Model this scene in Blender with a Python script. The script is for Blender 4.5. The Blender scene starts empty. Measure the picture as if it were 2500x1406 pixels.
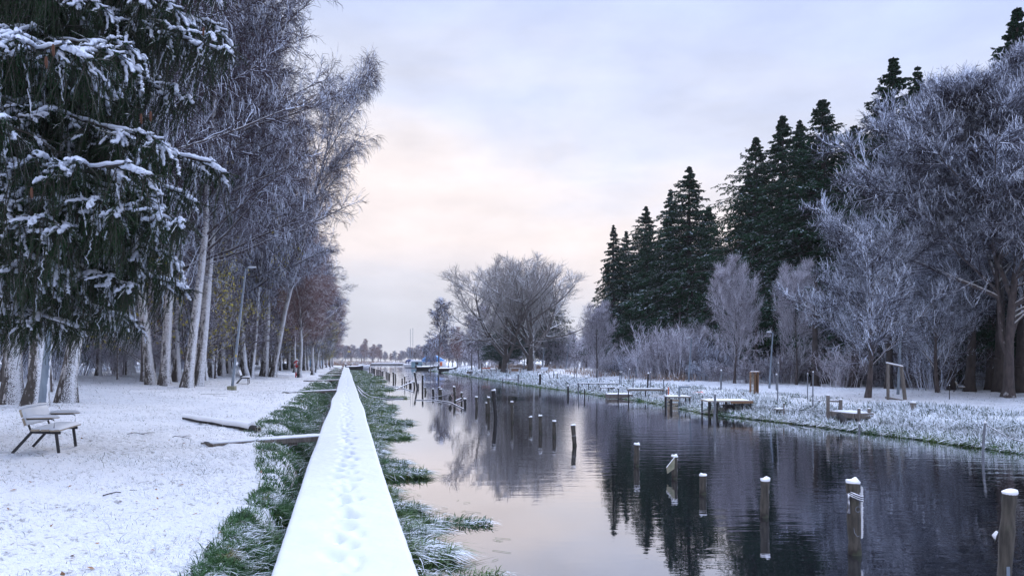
import bpy, math, random
import numpy as np
from mathutils import Vector, Matrix, Euler

# ------------------------------------------------------------------ camera, world, light
SC = bpy.context.scene
COL = SC.collection
R = math.radians
EYE, FPX, CX, HY = 2.15, 1700.0, 1250.0, 880.0      # eye height over the water, focal length and horizon in photo pixels

cam_d = bpy.data.cameras.new('camera'); cam = bpy.data.objects.new('camera', cam_d); COL.objects.link(cam)
cam.location = (0, 0, EYE); cam.rotation_euler = (R(90), 0, 0)
cam_d.sensor_width = 36; cam_d.lens = FPX/2500*36; cam_d.shift_y = (HY-703)/2500
cam_d.clip_start = 0.05; cam_d.clip_end = 5000
SC.camera = cam

SUN_EL, SUN_AZ = 34.0, 12.0          # elevation; azimuth from +Y towards +X
world = bpy.data.worlds.new('World'); SC.world = world; world.use_nodes = True
def build_world():
    nt = world.node_tree; nt.nodes.clear(); N = nt.nodes.new; L = nt.links.new
    out = N('ShaderNodeOutputWorld'); tc = N('ShaderNodeTexCoord'); sep = N('ShaderNodeSeparateXYZ')
    L(tc.outputs['Generated'], sep.inputs[0])
    # cloud field on the direction vector, stretched sideways
    mp = N('ShaderNodeMapping'); mp.inputs['Scale'].default_value = (1.6, 1.6, 5.0); mp.inputs['Rotation'].default_value = (0.12, 0.2, 0)
    L(tc.outputs['Generated'], mp.inputs[0])
    nz = N('ShaderNodeTexNoise'); nz.inputs['Scale'].default_value = 1.5; nz.inputs['Detail'].default_value = 6; nz.inputs['Roughness'].default_value = 0.5
    nz.inputs['Distortion'].default_value = 0.4
    L(mp.outputs[0], nz.inputs['Vector'])
    # elevation bent a little by the clouds
    a = N('ShaderNodeMath'); a.operation = 'MULTIPLY_ADD'; a.inputs[1].default_value = 0.34; a.inputs[2].default_value = -0.17
    L(nz.outputs['Fac'], a.inputs[0])
    b = N('ShaderNodeMath'); b.operation = 'ADD'; L(sep.outputs['Z'], b.inputs[0]); L(a.outputs[0], b.inputs[1])
    # towards the right the pale band sits lower
    c = N('ShaderNodeMath'); c.operation = 'MULTIPLY_ADD'; c.inputs[1].default_value = 0.22
    L(sep.outputs['X'], c.inputs[0]); L(b.outputs[0], c.inputs[2])
    ramp = N('ShaderNodeValToRGB'); cr = ramp.color_ramp; cr.interpolation = 'B_SPLINE'
    stops = [(0.0, (.60, .61, .68)), (.05, (.60, .61, .69)), (.11, (.74, .69, .72)), (.19, (.87, .775, .755)), (.26, (.80, .75, .77)),
             (.33, (.62, .66, .80)), (.43, (.53, .60, .82)), (.6, (.42, .53, .86)), (1.0, (.60, .70, .96))]
    while len(cr.elements) < len(stops): cr.elements.new(0.5)
    for e, (p, col) in zip(cr.elements, stops): e.position = p; e.color = (*col, 1)
    L(c.outputs[0], ramp.inputs[0])
    # fine cloud streaks
    mp2 = N('ShaderNodeMapping'); mp2.inputs['Scale'].default_value = (2.0, 2.0, 5.0); L(tc.outputs['Generated'], mp2.inputs[0])
    n2 = N('ShaderNodeTexNoise'); n2.inputs['Scale'].default_value = 2.6; n2.inputs['Detail'].default_value = 7; n2.inputs['Roughness'].default_value = .55
    L(mp2.outputs[0], n2.inputs['Vector'])
    mr = N('ShaderNodeMapRange'); mr.inputs['From Min'].default_value = .3; mr.inputs['From Max'].default_value = .72
    mr.inputs['To Min'].default_value = .90; mr.inputs['To Max'].default_value = 1.12; L(n2.outputs['Fac'], mr.inputs['Value'])
    mx = N('ShaderNodeVectorMath'); mx.operation = 'SCALE'; L(ramp.outputs['Color'], mx.inputs[0]); L(mr.outputs[0], mx.inputs['Scale'])
    # overcast cover, raised overhead out of view to brighten the snow tops
    br = N('ShaderNodeMapRange'); br.inputs['From Min'].default_value = .5; br.inputs['From Max'].default_value = .95
    br.inputs['To Min'].default_value = 1.0; br.inputs['To Max'].default_value = SKY_TOP; br.interpolation_type = 'SMOOTHSTEP'; L(sep.outputs['Z'], br.inputs['Value'])
    mx2 = N('ShaderNodeVectorMath'); mx2.operation = 'SCALE'; L(mx.outputs[0], mx2.inputs[0]); L(br.outputs[0], mx2.inputs['Scale'])
    bg = N('ShaderNodeBackground'); bg.inputs['Strength'].default_value = 1.20; L(mx2.outputs[0], bg.inputs['Color'])
    sky = N('ShaderNodeTexSky'); sky.sky_type = 'NISHITA'; sky.sun_disc = False
    sky.sun_elevation = R(SUN_EL); sky.sun_rotation = R(SUN_AZ)
    bg2 = N('ShaderNodeBackground'); bg2.inputs['Strength'].default_value = 0.05; L(sky.outputs[0], bg2.inputs['Color'])
    mix = N('ShaderNodeMixShader'); mix.inputs[0].default_value = 0.06       # a little of the clear sky comes through the cover
    L(bg.outputs[0], mix.inputs[1]); L(bg2.outputs[0], mix.inputs[2]); L(mix.outputs[0], out.inputs['Surface'])
SKY_TOP = 2.9
build_world()
sun_d = bpy.data.lights.new('sun', 'SUN'); sun = bpy.data.objects.new('sun', sun_d); COL.objects.link(sun)
sun_d.energy = 1.25; sun_d.angle = R(16); sun_d.color = (1.0, 0.93, 0.90)
_az, _el = R(SUN_AZ), R(SUN_EL)
sun_dir = Vector((math.sin(_az)*math.cos(_el), math.cos(_az)*math.cos(_el), math.sin(_el)))
sun.rotation_euler = sun_dir.to_track_quat('Z', 'Y').to_euler()
vs = SC.view_settings; vs.view_transform = 'Standard'; vs.look = 'None'; vs.exposure = 0.10; vs.gamma = 1.0; vs.use_curve_mapping = False
SC.render.engine = 'CYCLES'
cy = SC.cycles; cy.max_bounces = 6; cy.diffuse_bounces = 3; cy.glossy_bounces = 3; cy.transparent_max_bounces = 4; cy.use_denoising = True
cy.volume_bounces = 0; cy.volume_step_rate = 4

# ------------------------------------------------------------------ helpers
def tag(o, label=None, cat=None, group=None, kind=None):
    if label: o['label'] = label
    if cat: o['category'] = cat
    if group: o['group'] = group
    if kind: o['kind'] = kind
    return o
def empty(name, loc=(0, 0, 0), rot=(0, 0, 0), label=None, cat=None, group=None, scale=(1, 1, 1)):
    o = bpy.data.objects.new(name, None); COL.objects.link(o); o.empty_display_size = .2
    o.location = loc; o.rotation_euler = rot; o.scale = scale
    return tag(o, label, cat, group)
def link(name, me, parent=None):
    o = bpy.data.objects.new(name, me); COL.objects.link(o)
    if parent is not None: o.parent = parent
    return o
def copy_tree(o, parent=None):
    c = o.copy(); COL.objects.link(c); c.parent = parent
    for ch in list(o.children): copy_tree(ch, c)
    return c
def np_mesh(name, V, faces, mats, midx=None, smooth=False):
    """V (n,3); faces: list of int arrays (m,3) or (m,4); midx: one material index per entry of faces"""
    me = bpy.data.meshes.new(name)
    V = np.ascontiguousarray(V, dtype=np.float32)
    me.vertices.add(len(V)); me.vertices.foreach_set('co', V.ravel())
    fl = [np.asarray(f, dtype=np.int32) for f in faces if len(f)]
    mi = [(midx[i] if midx else 0) for i, f in enumerate(faces) if len(f)]
    tot = np.concatenate([np.full(len(f), f.shape[1], np.int32) for f in fl])
    loops = np.concatenate([f.ravel() for f in fl])
    me.loops.add(len(loops)); me.loops.foreach_set('vertex_index', loops)
    me.polygons.add(len(tot)); start = np.concatenate([[0], np.cumsum(tot)[:-1]]).astype(np.int32)
    me.polygons.foreach_set('loop_start', start)
    for m in mats: me.materials.append(m)
    me.polygons.foreach_set('material_index', np.concatenate([np.full(len(f), m, np.int32) for f, m in zip(fl, mi)]))
    sm = smooth if isinstance(smooth, (list, tuple)) else [smooth]*len(faces)
    sm = [sm[i] for i, f in enumerate(faces) if len(f)]
    me.polygons.foreach_set('use_smooth', np.concatenate([np.full(len(f), bool(s)) for f, s in zip(fl, sm)]))
    me.update(calc_edges=True)
    return me
class Soup:
    def __init__(s): s.V = []; s.F = []; s.M = []; s.S = []; s.n = 0
    def add(s, V, F, m=0, smooth=False):
        if len(V) == 0: return
        s.V.append(V); s.F.append(np.asarray(F)+s.n); s.M.append(m); s.S.append(smooth); s.n += len(V)
    def mesh(s, name, mats): return np_mesh(name, np.concatenate(s.V), s.F, mats, s.M, s.S)

def hash2(ix, iy, seed):
    h = (ix.astype(np.int64)*374761393 + iy.astype(np.int64)*668265263 + seed*1442695041) & 0xffffffff
    h = ((h ^ (h >> 13))*1274126177) & 0xffffffff
    return ((h ^ (h >> 16)) & 0xffff)/65535.0
def noise2(x, y, seed=0):
    ix = np.floor(x); iy = np.floor(y); fx = x-ix; fy = y-iy; fx = fx*fx*(3-2*fx); fy = fy*fy*(3-2*fy)
    a = hash2(ix, iy, seed); b = hash2(ix+1, iy, seed); c = hash2(ix, iy+1, seed); d = hash2(ix+1, iy+1, seed)
    return (a*(1-fx)+b*fx)*(1-fy)+(c*(1-fx)+d*fx)*fy*1.0
def fbm(x, y, seed=0, o=3):
    v = 0; a = .5; t = 0
    for i in range(o): v = v+a*noise2(x*2**i+17*i, y*2**i-9*i, seed+i); t += a; a *= .5
    return v/t
def sstep(a, b, x): t = np.clip((x-a)/(b-a), 0, 1); return t*t*(3-2*t)
def unit(v): return v/np.maximum(np.linalg.norm(v, axis=-1, keepdims=True), 1e-9)

def tubes(P, Rr, sides, roll=None, flat=1.0, cap=False):
    """P (N,K,3) points, Rr (N,K) radii -> verts, quads"""
    N, K, _ = P.shape
    T = np.empty_like(P); T[:, 1:-1] = P[:, 2:]-P[:, :-2]; T[:, 0] = P[:, 1]-P[:, 0]; T[:, -1] = P[:, -1]-P[:, -2]
    T = unit(T)
    up = np.where(np.abs(T[:, :1, 2:3]) > .85, np.array([[[1., .2, 0]]]), np.array([[[0, 0, 1.]]]))
    U = unit(np.cross(T, np.broadcast_to(up, T.shape))); W = np.cross(U, T)      # U sideways, W up
    ang = np.arange(sides)/sides*2*np.pi + (np.pi/2 if roll is None else roll)
    ca, sa = np.cos(ang), np.sin(ang)
    V = P[:, :, None, :]+Rr[:, :, None, None]*(U[:, :, None, :]*ca[None, None, :, None]+W[:, :, None, :]*sa[None, None, :, None]*flat)
    idx = np.arange(N*K*sides).reshape(N, K, sides)
    a = idx[:, :-1, :]; b = idx[:, 1:, :]
    F = np.stack([a, np.roll(a, -1, 2), np.roll(b, -1, 2), b], -1).reshape(-1, 4)
    return V.reshape(-1, 3), F
def grow(P0, D0, L, K, rng, wob=.1, grav=0.0):
    N = len(P0); P = np.zeros((N, K+1, 3)); P[:, 0] = P0; d = unit(D0); step = (L/K)[:, None]
    for k in range(K):
        g = grav[k] if hasattr(grav, '__len__') else grav
        d = unit(d+rng.normal(0, wob, (N, 3))+np.array([0, 0, g]))
        P[:, k+1] = P[:, k]+d*step
    return P
def spawn(P, L, n, t0, t1, ang, rng, angj=.2, flatten=0.0, pw=1.0):
    N, K, _ = P.shape; K -= 1
    t = t0+(t1-t0)*((np.arange(n)[None, :]+rng.random((N, n)))/n)**pw
    par = np.repeat(np.arange(N), n); tt = t.ravel(); f = np.clip(tt*K, 0, K-1e-4); i = f.astype(int); fr = (f-i)[:, None]
    A = P[par, i]; B = P[par, i+1]; pos = A+(B-A)*fr; T = unit(B-A)
    q = rng.normal(0, 1, (len(par), 3)); q[:, 2] *= (1-flatten)
    q = unit(q-(q*T).sum(1, keepdims=True)*T)
    a = (ang+rng.normal(0, angj, len(par)))[:, None]
    return pos, T*np.cos(a)+q*np.sin(a), tt, par
def taper(r0, r1, K, N=None, pw=1.0):
    t = (np.arange(K+1)/K)**pw
    r0 = np.atleast_1d(r0)[:, None]; r1 = np.atleast_1d(r1)[:, None]
    return r0+(r1-r0)*t[None, :]

class MB:
    """collects boxes, tubes and lathes in one mesh object"""
    def __init__(s): s.S = Soup()
    def box(s, c, size, rot=None, m=0, bev=0.0):
        x, y, z = [v/2 for v in size]
        if bev > 0:
            b = min(bev, x*.9, y*.9, z*.9); P = []
            for sz in (-1, 1):
                for (sx, sy) in ((-1, -1), (1, -1), (1, 1), (-1, 1)): P.append((sx*(x-b), sy*(y-b), sz*z))
            for sz in (-1, 1):
                for (sx, sy) in ((-1, -1), (1, -1), (1, 1), (-1, 1)): P.append((sx*x, sy*y, sz*(z-b)))
            F = [(0, 3, 2, 1), (4, 5, 6, 7)]
            for k in range(4):
                k2 = (k+1) % 4; F += [(8+k, 8+k2, 12+k2, 12+k), (0+k, 0+k2, 8+k2, 8+k), (12+k, 12+k2, 4+k2, 4+k)]
        else:
            P = [(sx*x, sy*y, sz*z) for sz in (-1, 1) for (sx, sy) in ((-1, -1), (1, -1), (1, 1), (-1, 1))]
            F = [(0, 3, 2, 1), (4, 5, 6, 7)]+[(k, (k+1) % 4, 4+(k+1) % 4, 4+k) for k in range(4)]
        M = Euler(rot).to_matrix() if rot else Matrix.Identity(3)
        V = np.array([tuple(M @ Vector(p)+Vector(c)) for p in P])
        s.S.add(V, np.array(F), m); return s
    def bar(s, a, b, w, h=None, m=0):
        a, b = Vector(a), Vector(b); d = b-a; q = d.to_track_quat('X', 'Z').to_euler()
        return s.box(tuple((a+b)/2), (d.length, w, h or w), tuple(q), m)
    def tube(s, pts, r, sides=8, m=0, smooth=True, caps=True, flat=1.0):
        P = np.array(pts, float)[None]; K = P.shape[1]
        rr = np.array([r]*K if np.isscalar(r) else r, float)[None]
        V, F = tubes(P, rr, sides, flat=flat); s.S.add(V, F, m, smooth)
        if caps:
            for k in (0, K-1):
                ring = V.reshape(K, sides, 3)[k]; c = ring.mean(0)
                Vc = np.vstack([ring, c]); Fc = [((i+1) % sides, i, sides) if k == 0 else (i, (i+1) % sides, sides) for i in range(sides)]
                s.S.add(Vc, np.array(Fc), m)
        return s
    def build(s, name, mats, parent=None):
        return link(name, s.S.mesh(name, mats if isinstance(mats, list) else [mats]), parent)

# ------------------------------------------------------------------ materials
def newmat(name):
    m = bpy.data.materials.new(name); m.use_nodes = True; nt = m.node_tree; nt.nodes.clear()
    out = nt.nodes.new('ShaderNodeOutputMaterial'); p = nt.nodes.new('ShaderNodeBsdfPrincipled'); nt.links.new(p.outputs[0], out.inputs['Surface'])
    p.inputs['Roughness'].default_value = .8
    return m, nt, p, out
def NN(nt, t, **kw):
    n = nt.nodes.new(t)
    for k, v in kw.items():
        if hasattr(n, k): setattr(n, k, v)
        else: n.inputs[k].default_value = v
    return n
def noise(nt, scale, detail=3, rough=.55, coord='Object', stretch=None, dist=0):
    tc = NN(nt, 'ShaderNodeTexCoord'); n = NN(nt, 'ShaderNodeTexNoise'); n.inputs['Scale'].default_value = scale
    n.inputs['Detail'].default_value = detail; n.inputs['Roughness'].default_value = rough; n.inputs['Distortion'].default_value = dist
    if stretch:
        mp = NN(nt, 'ShaderNodeMapping'); mp.inputs['Scale'].default_value = stretch
        nt.links.new(tc.outputs[coord], mp.inputs[0]); nt.links.new(mp.outputs[0], n.inputs['Vector'])
    else: nt.links.new(tc.outputs[coord], n.inputs['Vector'])
    return n.outputs['Fac']
def rng_(nt, v, a, b, c=0., d=1., smooth=True):
    n = NN(nt, 'ShaderNodeMapRange'); n.interpolation_type = 'SMOOTHSTEP' if smooth else 'LINEAR'
    for k, x in zip(('From Min', 'From Max', 'To Min', 'To Max'), (a, b, c, d)): n.inputs[k].default_value = x
    nt.links.new(v, n.inputs['Value']); return n.outputs[0]
def mixc(nt, f, a, b):
    n = NN(nt, 'ShaderNodeMix'); n.data_type = 'RGBA'
    if isinstance(f, (int, float)): n.inputs[0].default_value = f
    else: nt.links.new(f, n.inputs[0])
    for s, v in ((6, a), (7, b)):
        if isinstance(v, tuple): n.inputs[s].default_value = (*v, 1)
        else: nt.links.new(v, n.inputs[s])
    return n.outputs[2]
def mth(nt, op, a, b=None):
    n = NN(nt, 'ShaderNodeMath'); n.operation = op
    for i, v in enumerate((a, b)):
        if v is None: continue
        if isinstance(v, (int, float)): n.inputs[i].default_value = v
        else: nt.links.new(v, n.inputs[i])
    return n.outputs[0]
def lodge(nt, direction, lo, hi, nscale=6, namp=.5, coord='Object'):
    """snow lodges where the face looks along `direction`"""
    g = NN(nt, 'ShaderNodeNewGeometry'); d = NN(nt, 'ShaderNodeVectorMath'); d.operation = 'DOT_PRODUCT'
    nt.links.new(g.outputs['Normal'], d.inputs[0]); v = Vector(direction).normalized(); d.inputs[1].default_value = v
    x = d.outputs['Value']
    if namp:
        x = mth(nt, 'ADD', x, mth(nt, 'MULTIPLY', mth(nt, 'SUBTRACT', noise(nt, nscale, 3, coord=coord), .5), namp*2))
    return rng_(nt, x, lo, hi)
SNOW = (.87, .88, .91)
def mat_twig(name, a, b, lo=.15, hi=.45, nscale=3, namp=.35, snow=SNOW):
    m, nt, p, o = newmat(name)
    oi = NN(nt, 'ShaderNodeObjectInfo')
    c = mixc(nt, oi.outputs['Random'], a, b)
    p.inputs['Specular IOR Level'].default_value = .12; p.inputs['Roughness'].default_value = 1.0
    f = lodge(nt, (0, 0, 1), lo, hi, nscale, namp)
    nt.links.new(mixc(nt, f, c, snow), p.inputs['Base Color'])
    return m
def mat_simple(name, a, b=None, scale=8, rough=.8, metal=0, snow=None, stretch=None, bump=0, lo=.3, hi=.7, bscale=40):
    m, nt, p, o = newmat(name)
    b = b or tuple(x*.7 for x in a)
    c = mixc(nt, rng_(nt, noise(nt, scale, 4, stretch=stretch), lo, hi), a, b)
    if snow:
        c = mixc(nt, lodge(nt, *snow), c, SNOW)
    nt.links.new(c, p.inputs['Base Color']); p.inputs['Roughness'].default_value = rough; p.inputs['Metallic'].default_value = metal
    if bump:
        bm = NN(nt, 'ShaderNodeBump'); bm.inputs['Strength'].default_value = bump; bm.inputs['Distance'].default_value = .02
        nt.links.new(noise(nt, bscale, 4, stretch=stretch), bm.inputs['Height']); nt.links.new(bm.outputs[0], p.inputs['Normal'])
    return m
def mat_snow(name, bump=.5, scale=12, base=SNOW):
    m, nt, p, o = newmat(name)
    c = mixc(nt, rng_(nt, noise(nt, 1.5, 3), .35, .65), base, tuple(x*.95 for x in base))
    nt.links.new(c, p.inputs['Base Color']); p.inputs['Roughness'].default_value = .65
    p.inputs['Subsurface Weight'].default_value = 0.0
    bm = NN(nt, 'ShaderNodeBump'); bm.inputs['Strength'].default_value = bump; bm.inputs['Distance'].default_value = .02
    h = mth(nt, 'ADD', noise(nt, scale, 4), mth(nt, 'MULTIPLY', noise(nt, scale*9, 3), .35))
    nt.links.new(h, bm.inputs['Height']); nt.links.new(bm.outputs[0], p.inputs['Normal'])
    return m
M = {}
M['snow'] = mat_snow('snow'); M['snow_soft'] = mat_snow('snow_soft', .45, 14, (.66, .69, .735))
M['twig_birch'] = mat_twig('birch_twig', (.050, .038, .045), (.07, .050, .058), -.34, .10, 2, .35, (.78, .84, .98))
M['twig_red'] = mat_twig('red_birch_twig', (.15, .070, .062), (.19, .09, .08), .25, .7)
M['twig_ash'] = mat_twig('ash_twig', (.30, .275, .26), (.34, .31, .295), .0, .5)
M['twig_frost'] = mat_twig('frosted_twig', (.028, .024, .032), (.04, .034, .045), -.54, .02, 1.2, .25, (.74, .80, .93))  # blue of the skylight is put into the frost colour
M['twig_pink'] = mat_twig('pink_frosted_twig', (.075, .055, .06), (.11, .08, .085), -.60, .05, 3, .3, (.72, .71, .78))
M['spruce_needle'] = mat_twig('spruce_needle', (.012, .040, .018), (.020, .052, .024), .72, 1.25, 1.2, .45, (.62, .68, .76))
M['spruce_needle_near'] = mat_twig('spruce_needle_near', (.014, .046, .016), (.018, .055, .018), 1.05, 1.6, 5, .3, (.55, .62, .72))
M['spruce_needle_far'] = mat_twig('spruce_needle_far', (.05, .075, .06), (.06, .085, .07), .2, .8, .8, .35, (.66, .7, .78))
M['leaf_yellow'] = mat_simple('yellow_leaf', (.60, .47, .08), (.42, .40, .09), 3)
M['leaf_dark'] = mat_simple('dark_catkin', (.10, .05, .045), (.06, .035, .035), 3)
M['leaf_brown'] = mat_simple('withered_leaf', (.35, .20, .09), (.24, .13, .07), 3)
def m_birch():
    m, nt, p, o = newmat('birch_bark')
    tc = NN(nt, 'ShaderNodeTexCoord'); sp = NN(nt, 'ShaderNodeSeparateXYZ'); nt.links.new(tc.outputs['Object'], sp.inputs[0])
    white = mixc(nt, rng_(nt, noise(nt, 2.5, 4), .35, .7), (.52, .50, .50), (.30, .28, .27))
    bands = rng_(nt, noise(nt, 3.2, 4, .6, stretch=(1, 1, 6.5)), .56, .62)
    c = mixc(nt, bands, white, (.05, .045, .045))
    fiss = noise(nt, 3.0, 5, .65, stretch=(2.2, 2.2, .8))
    hz = rng_(nt, sp.outputs['Z'], .1, 6.5, .15, -.20, False)
    f = rng_(nt, mth(nt, 'ADD', fiss, hz), .53, .60)
    c = mixc(nt, f, c, mixc(nt, noise(nt, 9, 3), (.022, .018, .017), (.10, .085, .07)))
    s = lodge(nt, (.92, -.38, .22), .62, .98, 34, .75)
    c = mixc(nt, s, c, SNOW)
    nt.links.new(c, p.inputs['Base Color']); p.inputs['Roughness'].default_value = .85
    bm = NN(nt, 'ShaderNodeBump'); bm.inputs['Strength'].default_value = .8; bm.inputs['Distance'].default_value = .06
    nt.links.new(noise(nt, 5, 5, .6, stretch=(2, 2, .7)), bm.inputs['Height']); nt.links.new(bm.outputs[0], p.inputs['Normal'])
    return m
M['birch_bark'] = m_birch()
M['birch_limb'] = mat_twig('birch_limb', (.055, .045, .048), (.09, .075, .078), .25, .6, 6, .4)
M['bark'] = mat_simple('grey_bark', (.13, .11, .10), (.07, .058, .052), 4, .9, snow=((.75, -.1, .6), .55, .95, 5, .55), stretch=(2, 2, .5), bump=.7, bscale=9)
M['bark_spruce'] = mat_simple('spruce_bark', (.06, .048, .044), (.028, .022, .02), 5, .9, snow=((.8, -.1, .3), .85, 1.15, 6, .6), stretch=(2, 2, .6), bump=.7, bscale=9)
M['bark_frost'] = mat_simple('frosted_bark', (.10, .08, .075), (.05, .04, .04), 5, .9, snow=((-.1, -.1, 1), .25, .55, 4, .4), stretch=(2, 2, .6), bump=.5, bscale=9)
M['wood_grey'] = mat_simple('weathered_wood', (.20, .175, .15), (.10, .085, .075), 6, .85, snow=((.0, 0, 1), .75, .95, 10, .3), stretch=(6, 6, 1), bump=.4)
M['wood_post'] = mat_simple('wet_post_wood', (.095, .083, .066), (.032, .028, .022), 5, .75, snow=((.95, .1, .1), .88, 1.08, 16, .5), stretch=(5, 5, .8), bump=.5, bscale=20)
def wet_foot(m):
    nt = m.node_tree; p = [n for n in nt.nodes if n.type == 'BSDF_PRINCIPLED'][0]; src = p.inputs['Base Color'].links[0].from_socket
    tc = NN(nt, 'ShaderNodeTexCoord'); sp = NN(nt, 'ShaderNodeSeparateXYZ'); nt.links.new(tc.outputs['Object'], sp.inputs[0])
    z = mth(nt, 'ADD', sp.outputs['Z'], mth(nt, 'MULTIPLY', noise(nt, 9, 3), -.16)); c = mixc(nt, rng_(nt, z, -.06, .06), (.018, .012, .009), src)
    al = rng_(nt, mth(nt, 'ADD', noise(nt, 4, 3), mth(nt, 'MULTIPLY', sp.outputs['Z'], -.1)), .50, .62, 0, .55)
    c2 = mixc(nt, al, c, (.06, .075, .04)); nt.links.new(c2, p.inputs['Base Color'])
wet_foot(M['wood_post'])
M['wood_dark'] = mat_simple('dark_post_wood', (.03, .027, .026), (.012, .011, .012), 6, .7, snow=((.95, 0, .2), .9, 1.1, 16, .5), stretch=(5, 5, 1), bump=.3)
M['wood_brown'] = mat_simple('brown_wood', (.26, .155, .085), (.16, .09, .05), 5, .8, stretch=(1, 1, 6), bump=.3)
M['wood_pale'] = mat_simple('pale_wood', (.38, .33, .25), (.25, .21, .16), 5, .8, bump=.3)
M['metal_dark'] = mat_simple('black_metal', (.02, .02, .024), (.03, .03, .035), 20, .5, .3)
M['metal_grey'] = mat_simple('galvanised_metal', (.24, .29, .34), (.17, .21, .26), 3, .55, .25, snow=((1, .1, .2), .84, .95, 8, .2), stretch=(3, 3, .6))
M['metal_pole'] = mat_simple('grey_steel', (.20, .22, .25), (.13, .14, .16), 6, .5, .3, snow=((1, -.1, .2), .85, 1.05, 12, .4))
M['rope'] = mat_simple('frosted_rope', (.12, .12, .14), (.06, .06, .07), 30, .9, snow=((0, 0, 1), .1, .5, 20, .4))
M['red'] = mat_simple('red_paint', (.62, .03, .025), (.45, .03, .025), 5, .5)
M['white_paint'] = mat_simple('white_paint', (.78, .78, .78), (.62, .63, .66), 5, .5)
M['orange'] = mat_simple('orange_paint', (.70, .16, .05), (.5, .12, .05), 5, .6)
M['blue_tarp'] = mat_simple('blue_tarp', (.04, .20, .55), (.06, .3, .62), 2, .5)
M['teal_tarp'] = mat_simple('teal_tarp', (.22, .34, .38), (.16, .26, .3), 2, .5)
M['navy'] = mat_simple('navy_canvas', (.04, .06, .18), (.03, .04, .12), 3, .7)
M['yellow'] = mat_simple('yellow_paint', (.70, .50, .06), (.55, .4, .05), 3, .6)
M['glass_dark'] = mat_simple('dark_window', (.02, .025, .035), (.03, .035, .045), 3, .15)
M['lamp_glass'] = mat_simple('lamp_housing', (.42, .46, .50), (.32, .36, .4), 4, .4, snow=((0, 0, 1), .3, .6, 5, .2))
M['cone'] = mat_simple('spruce_cone', (.12, .045, .02), (.07, .028, .015), 60, .8)
M['concrete'] = mat_simple('mossy_concrete', (.30, .28, .20), (.18, .19, .12), 8, .9, bump=.4)
def m_grass(name, a, b, c, lo, hi, namp=.4):
    m, nt, p, o = newmat(name)
    col = mixc(nt, rng_(nt, noise(nt, .9, 3), .4, .62), a, b)
    col = mixc(nt, rng_(nt, noise(nt, 5, 2), .60, .70), col, c)
    f = lodge(nt, (0, 0, 1), lo, hi, 2.5, namp)
    nt.links.new(mixc(nt, f, col, (.80, .84, .90)), p.inputs['Base Color']); p.inputs['Roughness'].default_value = .7
    return m
M['grass'] = m_grass('green_grass', (.028, .095, .025), (.05, .13, .03), (.17, .15, .06), .74, 1.15, .9)
M['grass_right'] = m_grass('snowy_grass', (.045, .085, .045), (.07, .11, .055), (.14, .11, .06), -.35, .20, .55)
M['grass_water'] = m_grass('water_grass', (.035, .11, .03), (.10, .17, .035), (.22, .21, .05), .72, 1.1, .8)
M['reed'] = m_grass('dry_reed', (.33, .22, .14), (.26, .17, .12), (.2, .13, .1), .4, .9)
M['lawn_blade'] = m_grass('lawn_blade', (.16, .19, .18), (.20, .21, .19), (.26, .20, .14), -.3, .3)
def m_terrain():
    m, nt, p, o = newmat('snowy_ground')
    g = NN(nt, 'ShaderNodeNewGeometry'); sp = NN(nt, 'ShaderNodeSeparateXYZ'); nt.links.new(g.outputs['Position'], sp.inputs[0])
    snow = mixc(nt, rng_(nt, noise(nt, .35, 3), .35, .65), (.87, .88, .905), (.81, .83, .87))
    # short grass ends that the thin snow leaves bare
    gaps = rng_(nt, mth(nt, 'ADD', noise(nt, 13, 5, .72), mth(nt, 'MULTIPLY', noise(nt, .7, 3), .30)), .705, .80)
    bare = mixc(nt, noise(nt, 30, 2), (.16, .19, .18), (.26, .22, .19))
    c = mixc(nt, mth(nt, 'MULTIPLY', gaps, .65), snow, bare)
    low = rng_(nt, mth(nt, 'ADD', sp.outputs['Z'], mth(nt, 'MULTIPLY', noise(nt, 3, 3), -.35)), -.10, .14)
    soil = mixc(nt, noise(nt, 6, 3), (.035, .045, .022), (.055, .04, .028))
    c = mixc(nt, low, soil, c)
    nt.links.new(c, p.inputs['Base Color']); p.inputs['Roughness'].default_value = .75
    bm = NN(nt, 'ShaderNodeBump'); bm.inputs['Strength'].default_value = 1.0; bm.inputs['Distance'].default_value = .11
    h = mth(nt, 'ADD', noise(nt, 9, 5, .65), mth(nt, 'MULTIPLY', noise(nt, 45, 3), .3))
    nt.links.new(h, bm.inputs['Height']); nt.links.new(bm.outputs[0], p.inputs['Normal'])
    return m
M['terrain'] = m_terrain()
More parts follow.
